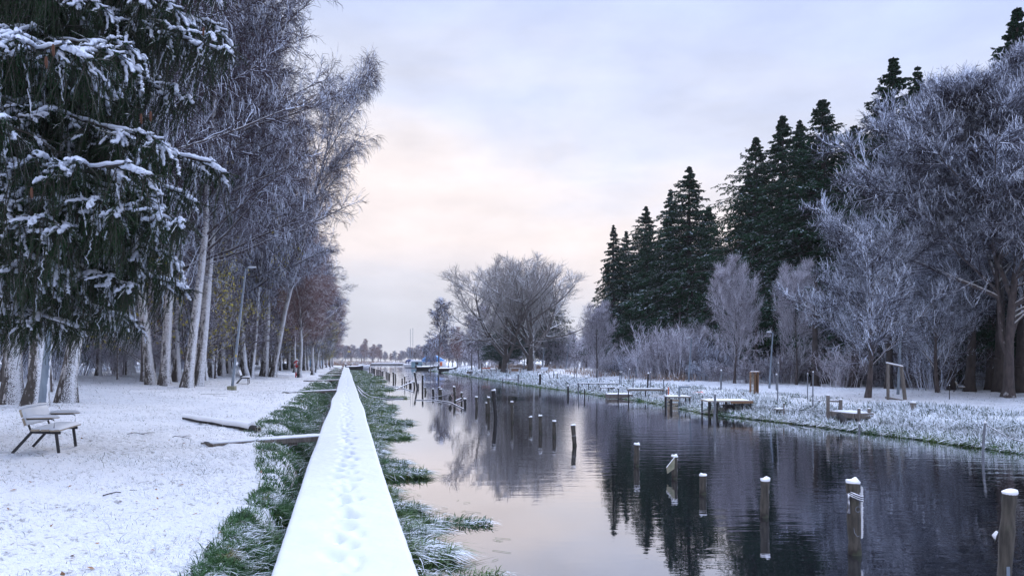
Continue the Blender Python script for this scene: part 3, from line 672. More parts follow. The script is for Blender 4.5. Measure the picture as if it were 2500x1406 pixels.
def post_details():
    o, b, h, r = OBJ_POST[1]                        # rope and ring on the thick post
    mb = MB()
    for k in range(3):
        pts = [(math.cos(a)*r*1.12, math.sin(a)*r*1.12, h-.11-k*.022-.035*math.cos(a+.6)) for a in np.linspace(0, 2*math.pi, 22)]
        mb.tube(pts, .012, 6)
    mb.tube([(-r*1.1, -.02, h-.12), (-r*1.35, -.04, h-.16), (-r*1.3, -.05, h-.27), (-r*1.35, -.05, h-.33)], [.013, .013, .012, .019], 6)
    mb.build('rope', M['rope'], o)
    mb = MB(); mb.tube([(.0+math.cos(a)*.026, -r*1.05, h-.28+math.sin(a)*.03) for a in np.linspace(0, 2*math.pi, 16)], .004, 6); mb.build('ring', M['metal_pole'], o)
    mb = MB(); mb.tube([(-r*.6, -r*.85, h-.48), (-r*.5, -r*.95, h-.54), (-r*.1, -r*1.05, h-.58), (r*.3, -r*1.03, h-.57)], .004, 5); mb.build('wire', M['metal_pole'], o)
    mb = MB(); rs = random.Random(3)
    for k in range(26):
        z = h-.06-k*.022; mb.tube([(r*.86, -.02, z), (r*.98+rs.uniform(0, .012), -.02, z+.012), (r*.88, -.02, z+.03)], [.012, .015, .006], 6)
    mb.build('frost_crust', M['snow'], o)
    o, b, h, r = OBJ_POST[0]
    mb = MB(); mb.box((-.0, -r*1.03, h-.72), (.03, .008, .085)); mb.build('metal_tag', M['metal_grey'], o)
    mb = MB(); mb.tube([(-r*1.0, 0, h-.36), (-r*1.5, 0, h-.40), (-r*1.25, 0, h-.47)], [.012, .02, .008], 6); mb.build('rope_end', M['snow'], o)
    o, b, h, r = OBJ_POST[4]                        # triangular board
    k = b.y/FPX
    P = [(-.2*r, h-.0), (-22*k, h-(1140-1114)*k), (-20*k, h-(1154-1114)*k), (-3*k, h-(1142-1114)*k)]
    S = Soup(); V = np.array([(x, y, z) for y in (-r*1.1-.018, -r*1.1) for x, z in P]); n = len(P)
    S.add(V, np.array([(0, 1, 2, 3), (7, 6, 5, 4)]+[(i, (i+1) % n, n+(i+1) % n, n+i)[::-1] for i in range(n)]))
    link('board', S.mesh('triangular_board', [M['concrete']]), o)
    mb = MB(); mb.tube([(P[0][0], -r*1.1-.01, P[0][1]+.004), (P[1][0], -r*1.1-.01, P[1][1]+.004)], .009, 6); mb.build('snow', M['snow'], o)
    o, b, h, r = OBJ_POST[6]
    mb = MB(); mb.tube([(math.cos(a)*r*1.05-.02, math.sin(a)*r*1.05, h*.5+.01*math.cos(a)) for a in np.linspace(0, 2*math.pi, 16)], .005, 5); mb.build('wire', M['rope'], o)
post_details()
# ------------------------------------------------------------------ left bank furniture
def slab_snow(mb, L, W, z, x0=0, y0=0, th=.05, seed=1, tilt=0.0):
    """pillow of snow on a flat board: centre (x0, y0), top of board at z"""
    n, m = 26, 12; u = np.linspace(-1, 1, n); v = np.linspace(-1, 1, m); U, V = np.meshgrid(u, v, indexing='ij')
    e = (1-np.abs(U)**10)*(1-np.abs(V)**5); rg = np.random.default_rng(seed)
    z_ = z-.012+th*e**.5*(1+.18*rg.normal(size=e.shape)*.5)
    P = np.stack([x0+U*L/2*(1.0), y0+V*W/2, z_+tilt*V*W/2], -1).reshape(-1, 3); idx = np.arange(n*m).reshape(n, m)
    F = np.stack([idx[:-1, :-1], idx[1:, :-1], idx[1:, 1:], idx[:-1, 1:]], -1).reshape(-1, 4)
    mb.S.add(P, F, 0, True); return mb
def make_bench(loc, rz, s, label, arms=True, L=1.35):
    """bench facing -Y, length along X"""
    t = empty('park_bench', loc, (0, 0, rz), label, 'bench', 'benches on the left bank', (s, s, s))
    for sx in (-1, 1):
        x = sx*(L/2-.16); mb = MB()
        mb.bar((x, -.24, 0), (x, -.20, .36), .04, .045); mb.bar((x, -.27, .37), (x, .20, .40), .04, .05); mb.bar((x, .19, .40), (x, .50, .02), .04, .045)
        mb.bar((x, .20, .40), (x, .33, .80), .02, .03)
        mb.build('leg_frame', M['metal_dark'], t)
    for k in range(3):
        mb = MB(); mb.box((0, -.22+k*.155, .425+k*.008), (L, .14, .035), bev=.005); mb.build('seat_slat', M['wood_pale'], t)
    for k in range(2):
        mb = MB(); mb.box((0, .265+k*.045, .60+k*.15), (L, .035, .14), (R(-16), 0, 0), bev=.005); mb.build('back_slat', M['wood_pale'], t)
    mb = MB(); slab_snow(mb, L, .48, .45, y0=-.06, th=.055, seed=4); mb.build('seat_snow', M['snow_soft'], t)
    # snow plastered on the backrest
    n, m = 30, 10; U, V = np.meshgrid(np.linspace(-1, 1, n), np.linspace(0, 1, m), indexing='ij'); rg = np.random.default_rng(2)
    th = .03+.018*rg.random(U.shape); th[:, 0] = .0; th[:, -1] = .02; th[0] = 0; th[-1] = 0
    zz = .53+V*.33; yy = .24+V*.09-th; yy[:, -1] += .05; yy[:, -2] += .02
    P = np.stack([U*L/2*.995, yy, zz], -1).reshape(-1, 3); idx = np.arange(n*m).reshape(n, m)
    mb = MB(); mb.S.add(P, np.stack([idx[:-1, :-1], idx[1:, :-1], idx[1:, 1:], idx[:-1, 1:]], -1).reshape(-1, 4), 0, True)
    mb.tube([(-L/2, .33, .85), (-L/4, .33, .865), (0, .33, .86), (L/4, .33, .865), (L/2, .33, .85)], .035, 8, flat=.7)
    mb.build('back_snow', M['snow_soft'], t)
    if arms:
        for sx in (-1, 1):
            x = sx*(L/2-.05); mb = MB(); mb.box((x, -.02, .665), (.06, .52, .03), bev=.006); a = mb.build('armrest', M['wood_pale'], t)
            mb = MB(); mb.tube([(x, .25, .64), (x, -.14, .64), (x, -.19, .625), (x, -.205, .58), (x, -.19, .42)], .012, 8); mb.build('arm_bracket', M['metal_dark'], a)
            mb = MB(); slab_snow(mb, .07, .54, .68, x0=x, y0=-.02, th=.045, seed=7); mb.build('snow', M['snow_soft'], a)
    return t
b1 = ground(130, 1098); make_bench((b1.x, b1.y, hz1(b1.x, b1.y)+.0), R(107), .86, 'nearest park bench, pale slats and black metal frame, thick with snow')
b2 = ground(598, 937); make_bench((b2.x, b2.y, hz1(b2.x, b2.y)), R(107), .95, 'small distant bench behind the lamp post with the concrete foot', arms=False, L=1.5)

def lamp(bx, by, tx, ty, wpx, label, arm=1, group='lamp posts', foot=False, headpx=30, zg=None, Yset=None, hz_=None):
    b = ground(bx, by) if Yset is None else gcol(bx, Yset)
    if zg is not None: b = pix(bx, by, zg)
    Y = b.y; top = at(tx, ty, Y); d = top-b; r = wpx/2/FPX*Y
    t = empty('lamp_post', b, label=label, cat='lamp post', group=group)
    mb = MB(); mb.tube([(0, 0, -.1), tuple(d*.35), tuple(d)], [r, r*.85, r*.5], 12); mb.build('pole', M['metal_grey'], t)
    hl = headpx/FPX*Y; s = arm
    mb = MB(); e = d+Vector((s*hl, -.1, .05)); mb.tube([tuple(d-Vector((0, 0, .05))), tuple(d+Vector((s*hl*.3, -.02, .02))), tuple(d+Vector((s*hl*.5, -.05, .03)))], r*.4, 8); mb.build('arm', M['metal_grey'], t)
    mb = MB(); P = [d+Vector((s*hl*q, -.06, .04+.0*q)) for q in (.25, .35, .6, .9, 1.0)]; w = hl*.22
    mb.tube([tuple(p) for p in P], [w*.4, w*.8, w, w*.8, w*.3], 12, flat=.45); mb.build('lamp_head', M['lamp_glass'], t)
    if foot:
        mb = MB(); mb.box((0, 0, .08), (.34, .34, .24), bev=.02); mb.build('foot_block', M['concrete'], t)
        mb = MB(); mb.box((d.x*.35, -.02-r, d.z*.28), (.07, .02, .10)); mb.build('sign_plate', M['yellow'], t)
    return t
lamp(102, 1003, 138, 640, 21, 'thick grey lamp post just behind the nearest bench', group='leaning lamp posts on the left bank')
lamp(566, 952, 600, 655, 7.5, 'tall leaning lamp post with a concrete foot and a yellow tag', foot=True, group='leaning lamp posts on the left bank', headpx=27)
lamp(727, 900, 737, 778, 4, 'lamp post behind the red lifebuoy', Yset=92, group='leaning lamp posts on the left bank', headpx=16)
lamp(764, 900, 771, 812, 3, 'slim lamp post between the lifebuoy and the far end of the boardwalk', Yset=118, group='leaning lamp posts on the left bank', headpx=11)
lamp(2192, 962, 2201, 790, 7, 'lamp post near the wooden gate-like frame, rightmost of the far bank lamps', -1, 'lamp posts on the far bank', headpx=22)
lamp(1878, 948, 1887, 812, 5.5, 'lamp post behind the upright brown slatted frame', -1, 'lamp posts on the far bank', headpx=16)
lamp(1681, 932, 1688, 826, 5, 'lamp post in front of the round frosted tree', -1, 'lamp posts on the far bank', headpx=12)
lamp(1552, 922, 1561, 832, 4.5, 'lamp post at the left edge of the tall spruces', -1, 'lamp posts on the far bank', headpx=11)
lamp(1323, 912, 1329, 851, 3, 'small lamp post right of the two big bare trees', -1, 'lamp posts on the far bank', Yset=90, headpx=8)
lamp(1278, 905, 1284, 853, 3, 'small lamp post between the two big bare trees', -1, 'lamp posts on the far bank', Yset=94, headpx=8)
lamp(1381, 912, 1389, 842, 2.5, 'thin lamp post in the open frosty gap left of the spruces', -1, 'lamp posts on the far bank', Yset=88, headpx=8)

def log():
    a = ground(449, 1024); b = ground(632, 1053); r = .085; d = b-a; L = d.length
    o = empty('log', a+Vector((0, 0, .03)), (0, 0, math.atan2(d.y, d.x)), 'long thin dark log lying in the snow near the plank gangway', 'log')
    n = 14; pts = [(L*i/n, .03*math.sin(i*1.3), .02+d.z*i/n) for i in range(n+1)]; rr = [r*(.65+.35*i/n) for i in range(n+1)]
    MB().tube(pts, rr, 14).build('trunk', M['wood_dark'], o)
    MB().tube([(p[0], p[1]-.01, p[2]+r*.62) for p in pts[:-1]], [q*1.22 for q in rr[:-1]], 12, flat=.85).build('snow', M['snow'], o)
    MB().tube([(L+.004+.0*k, math.cos(t)*r*.55, .02+d.z+math.sin(t)*r*.55) for k, t in enumerate(np.linspace(0, 6.28, 14))], .012, 6).build('end_ring', M['concrete'], o)
log()
def lifebuoy():
    b = ground(722, 921); Y = b.y; k = Y/FPX; H = (921-880)*k
    t = empty('lifebuoy_stand', b, label='red and white lifebuoy hung on a striped pole', cat='lifebuoy stand')
    for i, (z0, z1, m) in enumerate([(0, .32, 'red'), (.32, .55, 'white_paint'), (.55, 1.0, 'red')]):
        MB().tube([(.0+.06*z0, 0, H*z0), (.06*z1, 0, H*z1)], 3.0/2*k, 10).build('pole_section', M[m], t)
    c = Vector((.12, -.08, H*.82)); Rr = 8.0*k*.72
    for i in range(8):
        A = np.linspace(i*math.pi/4, (i+1)*math.pi/4, 6)
        MB().tube([(c.x+math.cos(a)*Rr, c.y, c.z+math.sin(a)*Rr*1.15) for a in A], Rr*.30, 8, caps=False).build('ring_section', M['red' if i % 4 else 'white_paint'], t)
    A = np.linspace(.5, 2.6, 10); MB().tube([(c.x+math.cos(a)*Rr*1.05, c.y, c.z+.05+math.sin(a)*Rr*1.3) for a in A], Rr*.3, 8).build('snow', M['snow'], t)
lifebuoy()
def bin_(px, py, ty, w, label, Yset):
    b = gcol(px, Yset); k = Yset/FPX; H = (py-ty)*k; r = w/2*k
    t = empty('litter_bin', b, label=label, cat='litter bin', group='dark litter bins')
    MB().tube([(0, 0, 0), (0, 0, H*.08), (0, 0, H*.82)], [r*.9, r, r], 14).build('body', M['metal_dark'], t)
    MB().tube([(0, 0, H*.82), (0, 0, H*.9), (0, 0, H*.93)], [r*1.08, r*1.08, r*.6], 14).build('lid', M['metal_dark'], t)
    MB().tube([(0, 0, H*.9), (0, 0, H*1.0), (0, 0, H*1.03)], [r*1.15, r*1.05, r*.2], 14).build('snow', M['snow'], t)
bin_(694, 898, 881, 8.5, 'dark litter bin with a snowy lid left of the lifebuoy', 96)
bin_(1418.5, 912, 904, 4.5, 'small dark litter bin on the far bank, left of the spruces', 82)

# ------------------------------------------------------------------ far bank stakes, jetties, frames
def stake(bx, by, tx, ty, w, label, mat='wood_grey', zb=None, group='thin stakes along the far bank', name='stake', cat='stake', Yset=None):
    b = (ground(bx, by) if zb is None else pix(bx, by, zb)) if Yset is None else gcol(bx, Yset)
    tp = at(tx, ty, b.y); d = tp-b; r = max(w/2/FPX*b.y, .012)
    mb = MB(); mb.tube([(0, 0, -.3), tuple(d*.5), tuple(d)], [r, r, r*.85], 8); o = mb.build(name, M[mat]); o.location = b
    tag(o, label, cat, group)
    MB().tube([tuple(d+Vector((0, 0, -.005))), tuple(d+Vector((0, 0, r*1.0))), tuple(d+Vector((0, 0, r*1.4)))], [r*.95, r*1.1, r*.3], 8).build('snow_cap', M['snow'], o)
    return o
STK = [(2398, 1112, 2405, 1032, 6, 'grey stake leaning out of the water at the far right, tied with a rope', 0.0),
       (2097, 1078, 2099, 1034, 4.5, 'short grey stake in the water in front of the small wooden jetty', 0.0),
       (1897, 1015, 1900, 886, 3, 'tallest thin pale pole beside the narrow two-plank jetty', 0.0),
       (1896, 955, 1896, 915, 4.5, 'stout grey stake on the bank just left of the tallest thin pole', None),
       (1913, 1026, 1914, 984, 3.5, 'short stake in the water at the left end of the narrow jetty', 0.0),
       (1984, 1006, 1985, 908, 3, 'thin pale pole at the right end of the narrow jetty', None),
       (1971, 978, 1972, 912, 2.5, 'thin pale pole left of the one at the end of the narrow jetty', None),
       (2003, 996, 2000, 978, 6, 'dark leaning stump of a post on the bank, right of the narrow jetty', None),
       (1744, 1030, 1746, 962, 6, 'grey metal pole standing in the water before the grated platform', 0.0),
       (1760, 952, 1761, 905, 4.5, 'grey stake with a slanting strut behind the grated platform', None),
       (1627, 992, 1628, 950, 4.5, 'rusty grey stake at the left side of the small box jetty', 0.0),
       (1621, 975, 1620, 925, 3, 'moss-stained thin stake behind the box jetty', None),
       (1632, 962, 1632, 944, 3, 'short orange marker stake by the box jetty', None),
       (1509, 975, 1510, 948, 3, 'bent dark stake at the square end of the wooden bank box', 0.0),
       (1515, 945, 1518, 908, 2.6, 'brownish thin pole, right one of a close pair above the rail', None),
       (1512, 944, 1514, 908, 2.6, 'brownish thin pole, left one of a close pair above the rail', None),
       (1535, 943, 1537, 902, 3, 'grey thin pole just right of the close pair of poles', None),
       (1545, 955, 1546, 915, 2.6, 'thin pole standing at the left end of the long dark plank', None),
       (1580, 955, 1583, 912, 4.5, 'thick leaning stake in the middle of the long dark plank', None),
       (1587, 950, 1588, 909, 2.6, 'thin pole close right of the thick leaning stake', None),
       (1458, 935, 1458, 902, 2, 'thin pole above the middle of the low rail', None), (1463, 938, 1465, 921, 2, 'short thin pole, left one of two near the low rail', None),
       (1467, 938, 1468, 922, 2, 'short thin pole, right one of two near the low rail', None),
       (1412, 968, 1413, 934, 2.6, 'thin leg-like pole at the left end of the low rail', 0.0), (1427, 972, 1427, 948, 3, 'small dark stake standing in the water below the low rail', 0.0),
       (1387, 966, 1387, 942, 5, 'dark short post alone in the water left of the low rail', 0.0),
       (1318, 944, 1319, 913, 5.5, 'thick grey post in the water at the bow of the small dark boat', 0.0),
       (1265, 938, 1265.5, 913, 4, 'grey post at the waterline below the two big bare trees', 0.0),
       (1236, 930, 1236, 901, 2, 'very thin pole left of the waterline post under the big trees', None), (1199, 926, 1199, 900, 2, 'very thin pole near the orange rail', None),
       (1177.5, 927, 1178, 915, 2, 'thin short pole below the orange rail', 0.0), (1151, 918, 1151, 905, 3, 'post carrying the small grey board', 0.0),
       (1071, 905, 1071, 888, 3, 'grey post on the bank near the lone birch', None), (1051, 905, 1051, 893, 2.5, 'small post near the moored boats on the right', 0.0),
       (1032.5, 897, 1032.5, 884, 2, 'thin black pole by the moored boats on the right', 0.0),
       (1403, 925, 1403, 895, 2, 'thin pole, left one of a pair in front of the open frosty gap', None), (1408, 925, 1408, 895, 2, 'thin pole, right one of a pair in front of the open frosty gap', None),
       (1352, 925, 1352, 905, 2, 'thin pole behind the small dark boat', None), (1341, 925, 1341, 914, 2, 'short thin pole behind the small dark boat', None), (1361, 928, 1361, 911, 2, 'short thin pole right of the small dark boat', None),
       (2318, 975, 2318, 940, 2, 'thin sapling stake at the edge of the dark wood', None), (1815, 975, 1815, 957, 3, 'small stake at the right corner of the grated platform', None)]
for (bx, by, tx, ty, w, lab, zb) in STK:
    mt = 'orange' if 'orange marker' in lab else ('wood_dark' if 'dark' in lab else ('metal_pole' if ('grey' in lab or 'pale' in lab or 'thin' in lab) else 'wood_grey'))
    stake(bx, by, tx, ty, w, lab, mt, zb)
def jetty(px0, px1, py, zt, depthm, label, legs=3, th=.06, fascia=0.0, Yb=None, name='jetty', mat='wood_grey', snow_th=.05, boards='plank', wl=True, group='small jetties and plank stages on the far bank', rz=0.0):
    """platform whose front top edge runs from px0 to px1 at photo row py"""
    Y = (EYE-zt)*FPX/(py-HY) if Yb is None else Yb
    a = at(px0, py, Y); b = at(px1, py, Y); L = b.x-a.x; c = (a+b)/2
    t = empty(name, (c.x, Y, 0), (0, 0, rz), label, name.replace('_', ' '), group)
    n = max(2, int(depthm/.13)); 
    for k in range(n):
        if n > 10: break
        mb = MB(); mb.box((0, (k+.5)*depthm/n, zt-th/2), (L, depthm/n-.012, th), bev=.004); mb.build(boards, M[mat], t)
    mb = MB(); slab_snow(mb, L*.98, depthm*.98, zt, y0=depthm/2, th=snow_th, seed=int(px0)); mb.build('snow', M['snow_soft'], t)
    if fascia:
        mb = MB(); mb.box((0, -.022, zt-fascia/2-.01), (L, .035, fascia)); mb.build('front_board', M[mat], t)
        mb = MB(); mb.box((-L/2-.02, depthm/2, zt-fascia/2-.01), (.035, depthm, fascia)); mb.build('side_board', M[mat], t)
    for k in range(legs):
        for yy in ((.06, depthm-.06) if depthm > .4 else (depthm/2,)):
            x = -L/2+.06+(L-.12)*k/max(1, legs-1); mb = MB(); mb.tube([(x, yy, -.7), (x, yy, zt-th)], .035, 8); mb.build('leg', M['wood_dark'], t)
    return t, c, L, Y
# wooden jetty with corner posts
t, c, L, Y = jetty(2082, 2135, 1008, .48, 1.1, 'small wooden jetty with corner posts and a snowy top, rightmost on the far bank', 2, fascia=.16, rz=R(14))
for (x, y, h, w) in ((-L/2-.1, 1.1, 1.0, .08), (-L/2+.12, -.06, .64, .07), (L/2-.1, .05, .62, .07), (L/2-.3, 1.1, .85, .08)):
    MB().box((x, y, h/2), (w, w, h), bev=.01).build('corner_post', M['wood_grey'], t); mb = MB(); slab_snow(mb, w, w, h, x, y, .035); mb.build('snow_cap', M['snow'], t)
MB().bar((-L/2-.1, 1.16, .80), (L/2-.3, 1.16, .78), .04, .05).build('rail', M['wood_grey'], t)
mb = MB(); mb.tube([(-L/2-.35, .3, .45), (-L/2-.30, .1, .2), (-L/2-.2, 0, .02), (-L/2-.1, -.1, -.1)], [.08, .13, .15, .08], 10); mb.build('dark_tarp', M['wood_dark'], t)
# gate-like frame
def frame():
    b = ground(2168, 978); Y = b.y; k = Y/FPX
    t = empty('wooden_frame', b, label='tall leaning wooden frame of two posts and a snow-topped beam on the far bank', cat='wooden frame')
    a0 = (0, 0, -.3); a1 = (0, 0, (978-888)*k); c0 = (49*k, .15, -.3); c1 = (34*k, .05, (978-896)*k)
    MB().bar(a0, a1, 5.2*k).build('post', M['wood_grey'], t); MB().bar(c0, c1, 6*k).build('post', M['wood_grey'], t)
    MB().bar((-4*k, 0, (978-886.5)*k), (37*k, .05, (978-895.5)*k), 5*k, 3*k).build('beam', M['wood_grey'], t)
    MB().tube([(-4*k, 0, (978-885)*k), (16*k, 0, (978-889)*k), (37*k, .05, (978-893.5)*k)], 3.2*k, 8, flat=.6).build('snow', M['snow'], t)
    MB().bar((0, .1, .12), (46*k, .05, -.02+.0), .3, .06).build('step', M['wood_grey'], t)
    for i in range(4): MB().bar((-4*k, -.25-i*.18, -.1-i*.09), (22*k, -.25-i*.18, -.16-i*.09), .05, .03).build('net_bar', M['snow'], t)
    s = ground(2228, 1008); o = empty('tree_stump', s, label='thick grey stump right beside the leaning wooden frame', cat='stump')
    k = s.y/FPX; MB().tube([(0, 0, -.1), (0, 0, 12*k), (.02, 0, 26*k)], [8*k, 7*k, 6.5*k], 12).build('stump', M['wood_grey'], o)
    MB().tube([(.02, 0, 25*k), (.02, 0, 28*k), (.02, 0, 29*k)], [6.8*k, 6*k, 1*k], 12).build('snow', M['snow'], o)
frame()
jetty(1897, 2000, 998, .36, .32, 'narrow two-plank jetty low over the grass beside the tallest thin pole', 3, .05)
jetty(1900, 1952, 1012, .08, .25, 'low sunken plank just under the narrow jetty', 2, .05)
t, c, L, Y = jetty(1728, 1838, 978, .58, 1.1, 'metal-legged grated platform with a thick white top, standing over the water', 6, .05, mat='wood_pale')
MB().bar((0, -.03, .53), (L/2, -.03, .53), .05, .1).build('front_board', M['wood_brown'], t)
MB().bar((-L/2+.05, 0, .40), (L/2-.05, 0, .40), .02, .02).build('grate_bar', M['metal_dark'], t)
for i in range(22): x = -L/2+.08+(L-.16)*i/21; MB().bar((x, -.01, .40), (x, -.01, .52), .012).build('grate_rod', M['metal_dark'], t)
MB().box((L*.06, .6, .15), (.35, .35, .5)).build('float', M['metal_dark'], t)
t, c, L, Y = jetty(1631, 1688, 968, .52, .9, 'small box-shaped jetty of stacked pale boards with a bent pipe over it', 2, .06, mat='wood_grey')
for z, w in ((.36, .9), (.19, .8), (.04, .8)): MB().box((-L/2+w*.30-.05, -.04, z), (w*.6, .05, .10), (0, R(3), 0)).build('stacked_board', M['wood_pale'], t)
MB().box((-L/2+.12, -.08, .2), (.10, .06, .45)).build('side_post', M['wood_dark'], t)
k = Y/FPX; MB().tube([(0, .1, -.4), (0, .1, (990-939)*k-.0), (.05, .1, (990-938)*k), (24*k, .1, (990-938)*k)], .045, 8).build('bent_pipe', M['metal_grey'], t)
t, c, L, Y = jetty(1485, 1545, 962, .26, 1.0, 'low wooden box edge at the waterline left of the long dark plank', 2, .05, fascia=.22)
jetty(1533, 1622, 949, .62, .35, 'long dark plank on posts pierced by the thick leaning stake', 3, .12, mat='wood_grey')
jetty(1410, 1515, 935, .62, .22, 'long thin low rail with a snowy top, above the waterline', 5, .06)
jetty(1465, 1508, 945, .45, .22, 'short low rail in front of the long thin one', 3, .06)
jetty(1225, 1268, 925, .35, .5, 'low dark plank stage near the waterline under the big bare trees', 2, .08)
jetty(1075, 1103, 903, .35, 1.5, 'dark plank stage at the foot of the lone birch', 2, .10)
def slat_frame():
    b = ground(1841, 962); Y = b.y; k = Y/FPX; H = (962-908)*k; w = 18*k
    t = empty('slatted_frame', b, label='upright brown frame of narrow slats under a thin snow cap', cat='slatted frame')
    for sx in (-1, .15, 1): MB().box((sx*w/2, 0, H/2), (w*.13, .16, H)).build('upright', M['wood_brown'], t)
    for i in range(14): MB().box((-.21*w, .02, H*(.06+.065*i)), (w*.55, .12, H*.028)).build('slat', M['wood_pale'], t)
    MB().box((.27*w, .09, H*.45), (w*.4, .03, H*.85)).build('back_panel', M['wood_brown'], t)
    MB().box((.1*w, -.02, H*1.0), (w*1.2, .24, H*.035)).build('top_board', M['wood_brown'], t)
    mb = MB(); slab_snow(mb, w*1.2, .24, H*1.02, .1*w, -.02, .03); mb.build('snow', M['snow'], t)
slat_frame()
def simple_things():
    # slanting strut and ropes
    b = ground(1760, 930); 
    a = at(1761, 934, b.y); c = at(1796, 955, b.y-1.0); o = MB().tube([tuple(a), tuple(c)], .03, 6).build('strut', M['metal_grey']); tag(o, 'grey strut slanting down from the stake behind the grated platform', 'strut')
    # red overturned board
    g = ground(1706, 968); o = empty('red_board', g, label='faded red board half buried in grass beside the grated platform', cat='board')
    MB().box((0, 0, .12), (24/FPX*g.y, .5, .05), (R(20), R(-6), 0)).build('board', M['red'], o); mb = MB(); slab_snow(mb, 20/FPX*g.y, .4, .16, th=.04); mb.build('snow', M['snow'], o)
    # orange rail + dark posts
    Y = 92; g = gcol(1187, Y); k = Y/FPX; t = empty('orange_rail', g, label='orange rail between dark posts with a slanting brace', cat='rail')
    zr = EYE-(899-HY)*k-g.z
    MB().box((0, 0, zr), (20*k, .06, 3*k)).build('rail_board', M['orange'], t)
    for x, h in ((-11*k, 26*k), (24*k, 17*k)): MB().tube([(x, .05, -.2), (x, .05, h)], 1.3*k, 8).build('post', M['wood_grey'], t)
    MB().bar((-11*k, 0, 26*k), (8*k, 0, 4*k), .06).build('brace', M['wood_grey'], t)
    # brown notice board
    Y = 84; g = gcol(1257, Y); k = Y/FPX; t = empty('notice_board', g, label='brown low board between two posts under the big bare trees', cat='notice board')
    zr = EYE-(903-HY)*k-g.z
    MB().box((0, 0, zr), (18*k, .06, 6.5*k)).build('panel', M['wood_brown'], t)
    for x in (-12*k, 14*k): MB().box((x, 0, (zr+3*k)/2), (1.6*k, .12, zr+3*k+.2)).build('post', M['wood_brown'], t)
    MB().box((2*k, 0, zr+4*k), (27*k, .14, 1*k)).build('snow', M['snow'], t)
    # grey board on a post
    b = pix(1147, 917, 0); k = b.y/FPX; t = empty('grey_board', b, label='small grey rectangular board on a post at the waterline', cat='board')
    MB().box((0, 0, 7.5*k), (15*k, .06, 5.5*k)).build('panel', M['wood_grey'], t); MB().tube([(4*k, .06, -.3), (4*k, .06, 12*k)], .9*k, 6).build('post', M['wood_grey'], t)
    # far bank bench
    g = gcol(1324, 76); k = 76/FPX; t = make_bench(tuple(g), R(-60), .95, 'far bank bench beside the small dark boat', arms=False, L=1.6)
    t['group'] = 'benches'
    # bench in the dark wood at right
    g = ground(2345, 957); t = make_bench(tuple(g), R(60), .6, 'small snow-topped bench between the dark trunks at right', arms=False, L=1.4); t['group'] = 'benches'
    # dark rowing boat lying on the bank
    g = pix(1343, 934, .12); k = g.y/FPX; t = empty('small_boat', g, (R(4), 0, R(-12)), 'small dark boat pulled half up the far bank', 'boat')
    hull(t, 40*k, 9*k, 5*k, 'wood_dark'); MB().box((2*k, 0, 8*k), (6*k, 5*k, 5*k)).build('engine', M['metal_dark'], t)
    # lines from the boat
    mb = MB(); a = at(1319, 925, g.y-1); 
    for x2, y2 in ((1330, 933), (1326, 929)): mb.tube([tuple(a), tuple((a+at(x2, y2, g.y))/2-Vector((0, 0, .1))), tuple(at(x2, y2, g.y))], .02, 5)
    o = mb.build('mooring_line', M['rope']); tag(o, 'frosted mooring lines of the small dark boat', 'rope')
    # right-hand rope from the leaning stake
    b = pix(2398, 1112, 0); a = at(2406, 1036, b.y); c = at(2520, 1085, b.y-.3); m = (a+c)/2-Vector((0, 0, .07))
    o = MB().tube([tuple(a), tuple(m), tuple(c)], .011, 6).build('rope', M['rope']); tag(o, 'frosted rope running right from the leaning grey stake', 'rope')
    # hoses curving from the boardwalk over the water grass
    for (P, lab) in (([(872, 942, .45), (886, 957, .25), (905, 968, .08), (945, 974, .03), (985, 973, .02)], 'upper of two snowy poles sagging from the boardwalk to the water'),
                     ([(874, 950, .40), (884, 963, .2), (900, 973, .08), (930, 977, .03)], 'lower of two snowy poles sagging from the boardwalk to the water')):
        o = MB().tube([tuple(pix(*p)) for p in P], .025, 8).build('pole', M['rope']); tag(o, lab, 'pole', 'snowy poles')
    # floating booms between the posts
    for (P, lab, r) in (([(1014, 976, .02), (1060, 976, .02), (1100, 982, .03), (1133, 998, .02)], 'long thin boom floating between the posts', .022),
                        ([(1052, 971, .05), (1085, 965, .25), (1108, 958, .45)], 'thin pole propped against a post from the left', .02),
                        ([(1112, 978, .25), (1126, 972, .35)], 'short thin pole between two posts', .03),
                        ([(1117, 983, .05), (1135, 975, .3)], 'lower short pole leaning on the dark post', .03),
                        ([(965, 950, .02), (985, 941, .15), (1008, 931, .40)], 'far thin pole propped between the short posts', .05),
                        ([(908, 945, .01), (940, 942, .01), (975, 944, .01), (1010, 957, .01)], 'thin line lying on the water before the short posts', .04)):
        o = MB().tube([tuple(pix(*p)) for p in P], r, 7).build('boom', M['rope']); tag(o, lab, 'boom', 'thin booms in the canal')
    b = pix(1099, 984, 0); k = b.y/FPX; rs = random.Random(4)
    o = empty('driftwood', b, label='dark tangle of driftwood hanging by the long thin boom', cat='driftwood'); mb = MB()
    for i in range(9):
        z = rs.uniform(1, 22)*k; mb.tube([(rs.uniform(-5, 3)*k, rs.uniform(-.1, .1), z), (rs.uniform(-3, 4)*k, 0, z+rs.uniform(2, 6)*k), (rs.uniform(-2, 5)*k, 0, z+rs.uniform(-3, 4)*k)], .03, 5)
    mb.build('twigs', M['wood_dark'], o)
    # yellow ended boom far off
    a = at(832, 885, 215); c = at(852, 858, 215); o = empty('lifting_boom', a, label='slanting thin boom with a yellow tip at the end of the boardwalk', cat='boom')
    MB().tube([(0, 0, 0), tuple(c-a)], .10, 6).build('spar', M['metal_grey'], o); MB().box(tuple(c-a), (.8, .2, .35)).build('tip', M['yellow'], o)
